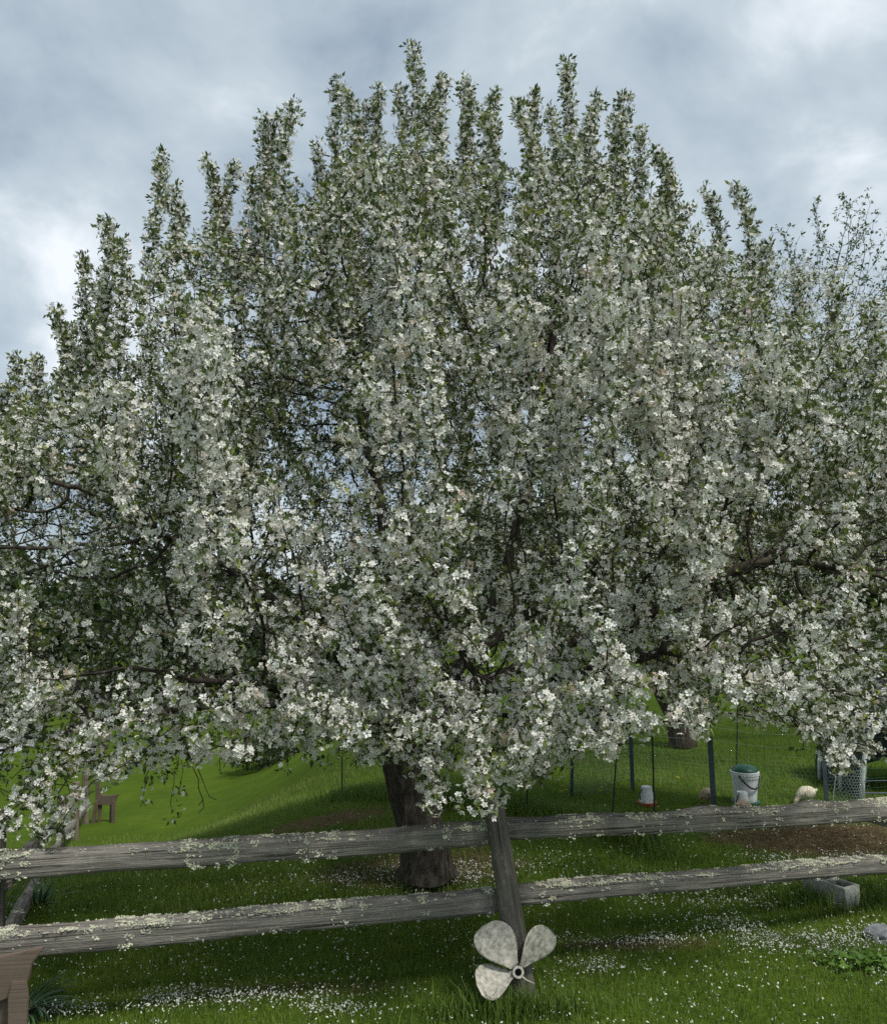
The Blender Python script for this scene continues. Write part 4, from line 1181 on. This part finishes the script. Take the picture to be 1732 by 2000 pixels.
# chickens: one lofted body from tail to beak
def chicken(base, rz, s, m_, label, peck):
    root = empty('chicken', base, rz); tag(root, label, 'chicken', 'young chickens in the pen')
    if peck: sec = [(-0.185, 0.215, 0.006, 0.010), (-0.165, 0.207, 0.018, 0.020), (-0.135, 0.198, 0.034, 0.030), (-0.115, 0.192, 0.062, 0.058), (-0.065, 0.182, 0.094, 0.092), (0.0, 0.172, 0.100, 0.098), (0.055, 0.160, 0.086, 0.082), (0.092, 0.140, 0.054, 0.056), (0.115, 0.112, 0.034, 0.037), (0.135, 0.085, 0.029, 0.030), (0.155, 0.065, 0.028, 0.029), (0.172, 0.047, 0.016, 0.017), (0.18, 0.038, 0.004, 0.004)]
    else: sec = [(-0.19, 0.26, 0.004, 0.006), (-0.16, 0.245, 0.024, 0.02), (-0.12, 0.215, 0.05, 0.048), (-0.06, 0.19, 0.076, 0.075), (0.0, 0.18, 0.080, 0.08), (0.055, 0.19, 0.066, 0.07), (0.09, 0.22, 0.042, 0.05), (0.105, 0.26, 0.028, 0.03), (0.115, 0.295, 0.026, 0.028), (0.135, 0.315, 0.026, 0.026), (0.155, 0.312, 0.016, 0.016), (0.165, 0.31, 0.005, 0.005)]
    K = 14; vs = []; fs = []
    for i, (x, z, ry, rzr) in enumerate(sec):
        a, b_ = sec[max(i - 1, 0)], sec[min(i + 1, len(sec) - 1)]
        d = Vector((b_[0] - a[0], 0, b_[1] - a[1])).normalized(); up = Vector((-d.z, 0, d.x))
        for k_ in range(K):
            t_ = 2 * math.pi * k_ / K
            f = 1 + 0.13 * mnoise.noise(Vector((x * 40, k_ * 1.3, 1)))
            vs.append(Vector((x, 0, z)) + Vector((0, 1, 0)) * math.cos(t_) * ry * f + up * math.sin(t_) * rzr * f)
    for i in range(len(sec) - 1):
        for k_ in range(K):
            k2 = (k_ + 1) % K; fs.append((i * K + k_, i * K + k2, (i + 1) * K + k2, (i + 1) * K + k_))
    fs.append(tuple(range(K - 1, -1, -1))); fs.append(tuple((len(sec) - 1) * K + k_ for k_ in range(K)))
    link('body', mesh('body', vs, fs, True), m_, root)
    h_ = sec[-3]; e_ = sec[-1]; dd = (Vector((e_[0], 0, e_[1])) - Vector((h_[0], 0, h_[1]))).normalized()
    tipb = Vector((e_[0], 0, e_[1]))
    mb = MB(); mb.tube([tipb - dd * 0.012, tipb + dd * 0.02], [0.008, 0.001], 6); mb.build('beak', M_BEAK, root)
    upv = Vector((-dd.z, 0, dd.x)); hc = Vector((h_[0], 0, h_[1]))
    mb = MB(); mb.add([hc + upv * 0.022 - dd * 0.02 + Vector((0, y, 0)) for y in (-0.003, 0.003)] + [hc + upv * 0.042 + Vector((0, y, 0)) for y in (-0.003, 0.003)] + [hc + upv * 0.018 + dd * 0.02 + Vector((0, y, 0)) for y in (-0.003, 0.003)], [(0, 2, 4), (1, 5, 3), (0, 1, 3, 2), (2, 3, 5, 4)]); mb.build('comb', M_COMB, root)
    for sy in (-1, 1):
        mb = MB(); mb.tube([(-0.01, 0.035 * sy, 0.13), (-0.015, 0.037 * sy, 0.07), (0.0, 0.038 * sy, 0.0)], [0.018, 0.007, 0.006], 7)
        for a in (-0.5, 0, 0.5): mb.tube([(0.0, 0.038 * sy, 0.004), (0.035 * math.cos(a), 0.038 * sy + 0.035 * math.sin(a), 0.0)], [0.005, 0.003], 5)
        mb.build('leg', M_BEAK, root)
        mb = MB(); wv = []; wf = []
        for i in range(9):
            q = i / 8; x = 0.055 - 0.16 * q; hw = 0.045 * math.sin(math.pi * (0.12 + 0.88 * q) ** 0.8) + 0.004
            yb = sy * (0.097 - 0.35 * (x + 0.02) ** 2 * 6 + 0.004)
            wv += [(x, yb * 0.93, 0.195 + hw * 0.75), (x, yb + sy * 0.008, 0.185), (x, yb * 0.95, 0.178 - hw * 0.8)]
        for i in range(8):
            for j in range(2): a = i * 3 + j; wf.append((a, a + 1, a + 4, a + 3))
        mb.add(wv, wf); mb.build('wing', m_, root, smooth=True)
    root.scale = (s, s, s)
    return root
chicken(G(1574, 1573), R(188), 0.82, M_CREAM, 'cream chicken pecking alone near the last steel post', True)
chicken(G(1381, 1572), R(115), 0.72, M_BUFF, 'buff chicken half hidden behind a grey blue steel post', True)
q = G(1449, 1590); q.y -= 0.08; q.z = float(gz(q.x, q.y)); chicken(q, R(20), 0.66, M_BUFF, 'buff chicken crouching in front of the white drinker jar', True)

# hoop coop with dark tarpaulin
hb0 = G(1684, 1566)
coop = empty('hoop_coop', (hb0.x, hb0.y, hb0.z)); tag(coop, 'hoop coop of white pipe arches under a dark tarpaulin', 'coop')
Wc, Hc = 2.5, 1.42
def arch(s, y, inset=0.0):
    a = math.pi * (1 - s); r_ = Wc / 2 - inset
    return Vector((Wc / 2 + r_ * math.cos(a), y, max(-0.02, (Hc - inset) * math.sin(a) ** 0.8)))
for y, r_ in ((0.0, 0.028), (0.55, 0.026), (1.15, 0.026)):
    mb = MB(); mb.tube([arch(i / 28, y) for i in range(29)], r_, 10); mb.build('hoop', M_WHITEP, coop, smooth=True)
vs = []; fs = []
for j in range(15):
    y = -0.02 + j * 1.3 / 14 * 1.0 + 0.06
    for i in range(33):
        q = arch(i / 32, y, 0.03); k_ = 0.012 * mnoise.noise(Vector((i * 0.5, j * 0.9, 2))); vs.append(q + Vector((k_, 0, k_)))
for j in range(14):
    for i in range(32): a = j * 33 + i; fs.append((a, a + 1, a + 34, a + 33))
nb = len(vs)
vs += [Vector(v_) for v_ in vs[14 * 33:15 * 33]]; vs.append(Vector((Wc / 2, 1.38, 0.3)))
for i in range(32): fs.append((nb + i, nb + i + 1, nb + 33))
mb = MB(); mb.add(vs, fs); mb.build('tarpaulin', M_TARP, coop, smooth=True)
mb = MB(); mb.tube([(0.0, -0.01, 0.10), (Wc, -0.01, 0.10)], 0.012, 6); mb.tube([(0.0, -0.01, 0.24), (Wc, -0.01, 0.30)], 0.006, 6)
for x in (0.4, 0.85, 1.3): mb.tube([(x, -0.01, 0.0), (x, -0.01, 0.28)], 0.008, 6)
mb.build('front_rail', M_TPOST, coop)
# loose sheet of chicken wire leaning against its corner
pg = G(1655, 1566); roll = empty('wire_sheet', pg); tag(roll, 'leaning curled sheet of chicken wire against the coop corner', 'wire sheet')
segs = []
def rp(uu, vv): return (pg.x - 0.20 + 0.36 * uu + 0.12 * vv, pg.y - 0.05 - 0.16 * math.sin(uu * math.pi) + 0.12 * vv, pg.z + 0.40 * vv)
nc, nr = 12, 13
for r_ in range(nr):
    for c_ in range(nc):
        x = (c_ + (0.5 if r_ % 2 else 0)) / nc; z = r_ / nr; h_ = 1 / nr / 0.75
        segs += [(rp(x, z), rp(x + .5 / nc, z + h_ * .25)), (rp(x + .5 / nc, z + h_ * .25), rp(x + 1 / nc, z)), (rp(x + .5 / nc, z + h_ * .25), rp(x + .5 / nc, z + h_ * .75))]
wire_obj('mesh_wire', segs, 0.0022, M_GALV, roll)
mb = MB(); mb.tube([Vector(rp(1.02, 0)) - Vector(pg), Vector(rp(1.02, 1.02)) - Vector(pg)], 0.004, 6); mb.tube([Vector(rp(0, 0)) - Vector(pg), Vector(rp(0, 1.02)) - Vector(pg)], 0.004, 6); mb.build('edge_wire', M_GALV, roll)

# ------------------------------------------------------------------ grass, petals, small plants
def grass(name, X, Y, hmin, hmax, wd, tone, label=None, one=False):
    n_ = len(X); Z = gz(X, Y); h_ = rng.uniform(hmin, hmax, n_)
    az = rng.uniform(0, 2 * math.pi, n_); ln_ = rng.uniform(0.1, 0.75, n_) * h_
    d = np.stack([np.cos(az), np.sin(az), 0 * az], -1); sa = az + rng.uniform(0.8, 2.3, n_)
    sd_ = np.stack([np.cos(sa), np.sin(sa), 0 * az], -1) * (wd * rng.uniform(0.6, 1.3, n_))[:, None]
    b0 = np.stack([X, Y, Z - 0.01], -1); mid = b0 + d * (ln_ * 0.3)[:, None]; mid[:, 2] += h_ * 0.62
    tip = b0 + d * ln_[:, None]; tip[:, 2] += h_
    if one:
        vv = np.stack([b0 - sd_, b0 + sd_, tip], 1).reshape(-1, 3)
        o = link(name, bigmesh(name, vv, np.arange(n_ * 3), 3, np.repeat(np.clip(tone, 0, 1), 3)), M_GRASS)
        tag(o, label, 'grass', kind='stuff'); return o
    vv = np.stack([b0 - sd_, b0 + sd_, mid + sd_ * 0.75, mid - sd_ * 0.75, tip], 1).reshape(-1, 3)
    bse = (np.arange(n_) * 5)[:, None]
    loops = np.concatenate([bse + np.array([[0, 1, 2, 3]]), bse + np.array([[3, 2, 4]])], 1).ravel()
    sizes = np.tile(np.array([4, 3], np.int32), n_)
    o = link(name, bigmesh(name, vv, loops, sizes, np.repeat(np.clip(tone, 0, 1), 5)), M_GRASS)
    tag(o, label, 'grass' if label else None, kind='stuff'); return o
def lawn_tone(X, Y):
    n_ = len(X)
    big = np.array([mnoise.noise(Vector((a * 0.8, b_ * 0.8, 0))) + 0.5 * mnoise.noise(Vector((a * 2.7, b_ * 2.7, 4))) for a, b_ in zip(X, Y)])
    tn = 0.48 + 0.24 * big + rng.normal(0, 0.12, n_) + 0.12 * sst(9.5, 13, Y) * sst(1, -2, X)
    tn = np.clip(tn, 0, 0.82)
    wn_ = worn(X, Y); return np.where(rng.random(n_) < wn_ * 0.85, rng.uniform(0.84, 1.0, n_), tn)
def scatter(n_, y0, y1, pw=1.0):
    Y = y0 + (y1 - y0) * rng.random(n_) ** pw
    X = rng.uniform(-1, 1, n_) * (0.56 * Y + 0.35)
    return X, Y
X, Y = scatter(90000, 3.7, 7.2, 1.25)
kp = (rng.random(len(X)) > worn(X, Y) * 0.72) & (np.hypot(X - TB.x, Y - TB.y) > 0.27); X, Y = X[kp], Y[kp]
grass('lawn_grass', X, Y, 0.022, 0.078, 0.0022, lawn_tone(X, Y), 'short mown lawn grass either side of the split rail fence')
X, Y = scatter(105000, 7.2, 17, 1.25)
kp = (rng.random(len(X)) > worn(X, Y) * 0.72) & (np.hypot(X - TB.x, Y - TB.y) > 0.27); X, Y = X[kp], Y[kp]
grass('lawn_grass', X, Y, 0.035, 0.095, 0.0052, lawn_tone(X, Y), 'short lawn grass beyond the old tree and around the pen', True)
# taller uncut grass along the net fence and round the block, rail posts
TX = []; TY = []
for i in range(len(S1) - 2):
    a, b_ = S1[i], S1[i + 1]; m = int((Vector(b_) - Vector(a)).length * 2600)
    q = rng.random(m); TX.append(a.x + (b_.x - a.x) * q + rng.normal(0, 0.10, m)); TY.append(a.y + (b_.y - a.y) * q + rng.normal(0.05, 0.22, m))
for (c, sx_, sy_, m) in ((blk.location, 0.30, 0.16, 1500), (Vector((prop.location.x - 0.05, prop.location.y - 0.10, 0)), 0.24, 0.06, 1100), (TB, 0.5, 0.35, 500)):
    TX.append(rng.normal(c.x, sx_, m)); TY.append(rng.normal(c.y, sy_, m))
TX = np.concatenate(TX); TY = np.concatenate(TY)
kp = np.hypot(TX - TB.x, TY - TB.y) > 0.27
lb = blk.location; ca, sa = math.cos(-R(120)), math.sin(-R(120))
lx = (TX - lb.x) * ca - (TY - lb.y) * sa; ly = (TX - lb.x) * sa + (TY - lb.y) * ca
kp &= ~((abs(lx) < 0.215) & (abs(ly) < 0.11)); TX, TY = TX[kp], TY[kp]
grass('tall_grass', TX, TY, 0.06, 0.19, 0.0035, np.clip(rng.normal(0.34, 0.16, len(TX)), 0, 0.82), 'taller uncut grass along the net fence')

# fallen petals: thick drifts where the photo has them, thin everywhere else
PD = []
for a, b_, rx, ry, s in ((1560, 1840, 0.55, 0.26, 1.0), (1240, 1848, 0.50, 0.07, 0.95), (1200, 1900, 0.45, 0.12, 0.45), (840, 1712, 0.85, 0.30, 0.6), (420, 1960, 0.75, 0.13, 0.6), (640, 1985, 0.30, 0.07, 0.7), (150, 1985, 0.25, 0.10, 0.8), (1600, 1685, 0.8, 0.13, 0.55), (1620, 1612, 0.8, 0.14, 0.5), (1330, 1760, 0.8, 0.25, 0.28)):
    p = G(a, b_); PD.append((p.x, p.y, rx, ry, s))
X, Y = scatter(260000, 3.8, 10.5, 1.1)
prob = 0.06 + 0 * X
for (a, b_, rx, ry, s) in PD: prob = np.maximum(prob, 1.5 * s * np.exp(-(((X - a) / rx) ** 2 + ((Y - b_) / ry) ** 2)))
cl = np.array([mnoise.noise(Vector((a * 2.2, b_ * 2.2, 9))) + 0.6 * mnoise.noise(Vector((a * 7, b_ * 7, 2))) for a, b_ in zip(X, Y)])
prob *= np.clip(0.7 + 1.5 * cl, 0.08, 1.6) * sst(10.5, 7.5, Y) * np.where((X < -2.2) & (Y > 6.2), 0.3, 1)
kp = rng.random(len(X)) < prob; X, Y = X[kp], Y[kp]; n_ = len(X)
Z = gz(X, Y) + rng.uniform(0.03, 0.066, n_)
c = np.stack([X, Y, Z], -1); nr_ = rand_unit(n_) * 0.9 + np.array([[0, 0, 0.8]]); nr_ /= np.linalg.norm(nr_, axis=1, keepdims=True)
F_ = frames(nr_); tv = np.array([[-1.2, 0, 0.0], [0, -0.62, 0.3], [1.2, 0, 0.1], [0, 0.62, 0.3]])
sz = 0.0035 + 0.006 * rng.random(n_) ** 1.5 * np.where(Y > 6.5, 1.25, 1)
vv = (np.einsum('nij,kj->nki', F_, tv) * sz[:, None, None] + c[:, None]).reshape(-1, 3)
tag(link('fallen_petals', bigmesh('fallen_petals', vv, np.arange(n_ * 4).reshape(-1, 4), 4, np.repeat(np.clip(rng.normal(0.6, 0.25, n_), 0.1, 1), 4)), M_PETAL), 'white apple petals scattered in drifts over the lawn', 'petals', kind='stuff')
# dead stalks and twigs in the worn patches
n_ = 5200; X, Y = scatter(60000, 6.0, 9.5); wv = worn(X, Y); kp = np.where(rng.random(len(X)) < wv * 0.5)[0][:n_]; X, Y = X[kp], Y[kp]; n_ = len(X)
az = rng.uniform(0, 6.28, n_); L_ = rng.uniform(0.03, 0.10, n_); c0_ = np.stack([X, Y, gz(X, Y) + rng.uniform(0.01, 0.03, n_)], -1)
c1_ = c0_ + np.stack([np.cos(az) * L_, np.sin(az) * L_, rng.uniform(-0.005, 0.02, n_)], -1)
v_, l_ = wires(np.stack([c0_, c1_], 1), 0.0022)
tag(link('dead_stalks', bigmesh('dead_stalks', v_, l_, 4, np.repeat(rng.random(n_), 6)), M_STRAW), 'brown dead stalks littering the worn patches of lawn', 'litter', kind='stuff')
# broad weeds at the right edge of the lawn
pw = G(1690, 1890); wd_ = empty('weed_patch', pw); tag(wd_, 'patch of broad bright green weeds beside the grey stone', 'plant')
rw = random.Random(5)
for i in range(150):
    x, y = rw.gauss(0, 0.17), rw.gauss(0, 0.075)
    if i % 3 == 0: x, y = rw.uniform(-0.35, 0.4), rw.uniform(-0.1, 0.1)
    zz = float(gz(pw.x + x, pw.y + y)) - pw.z + rw.uniform(0.03, 0.075); az = rw.uniform(0, 6.28); s = rw.uniform(0.016, 0.030); vs = []
    nrm = Vector((rw.gauss(0, .35), rw.gauss(0, .35) - 0.1, 1)).normalized(); ta = Vector((math.cos(az), math.sin(az), 0)); ta = (ta - nrm * ta.dot(nrm)).normalized(); tb = nrm.cross(ta)
    for (q, wv_) in ((-1, 0.0), (-0.6, 0.6), (0.1, 0.75), (0.7, 0.45), (1.1, 0)):
        c = Vector((x, y, zz)) + ta * s * q - nrm * s * 0.25 * q * q
        vs += [c + tb * s * wv_ + nrm * s * 0.18 * wv_, c, c - tb * s * wv_ + nrm * s * 0.18 * wv_]
    fs = []
    for k_ in range(4):
        for j in range(2): a = k_ * 3 + j; fs.append((a, a + 1, a + 4, a + 3))
    st = len(vs); vs += [Vector((x - 0.002, y, zz - 0.09)), Vector((x + 0.002, y, zz - 0.09)), Vector((x + 0.002, y, zz)), Vector((x - 0.002, y, zz))]; fs.append((st, st + 1, st + 2, st + 3))
    link('leaf', bigmesh('leaf', np.array([tuple(v_) for v_ in vs]), np.array(fs), 4, np.full(len(vs), rw.random()), True), M_WEED, wd_)
# dandelions
for i, (a, b_) in enumerate(((1085, 1507), (1097, 1540), (1104, 1548), (1174, 1543), (1095, 1551), (1323, 1523), (686, 1550), (1171, 1550), (1042, 1508))):
    q = G(a, b_ + 12); hgt = 0.10
    d = empty('dandelion', q); tag(d, 'yellow dandelion flower in the grass by the poultry pen', 'flower', 'dandelions by the pen')
    mb = MB(); mb.tube([(0, 0, -0.02), (0.004, 0, hgt)], 0.0025, 5); mb.build('stem', M_STEM, d)
    mb = MB()
    for k_ in range(16):
        t_ = k_ * 2.4; r_ = 0.022 * (0.5 + 0.5 * (k_ % 3) / 2); mb.add([(0.004, 0, hgt - 0.004), (0.004 + r_ * math.cos(t_ - .25), r_ * math.sin(t_ - .25), hgt + 0.010 - r_ * .2), (0.004 + r_ * 1.1 * math.cos(t_), r_ * 1.1 * math.sin(t_), hgt + 0.008), (0.004 + r_ * math.cos(t_ + .25), r_ * math.sin(t_ + .25), hgt + 0.010 - r_ * .2)], [(0, 1, 2, 3)])
    mb.build('flower_head', M_YELLOW, d)
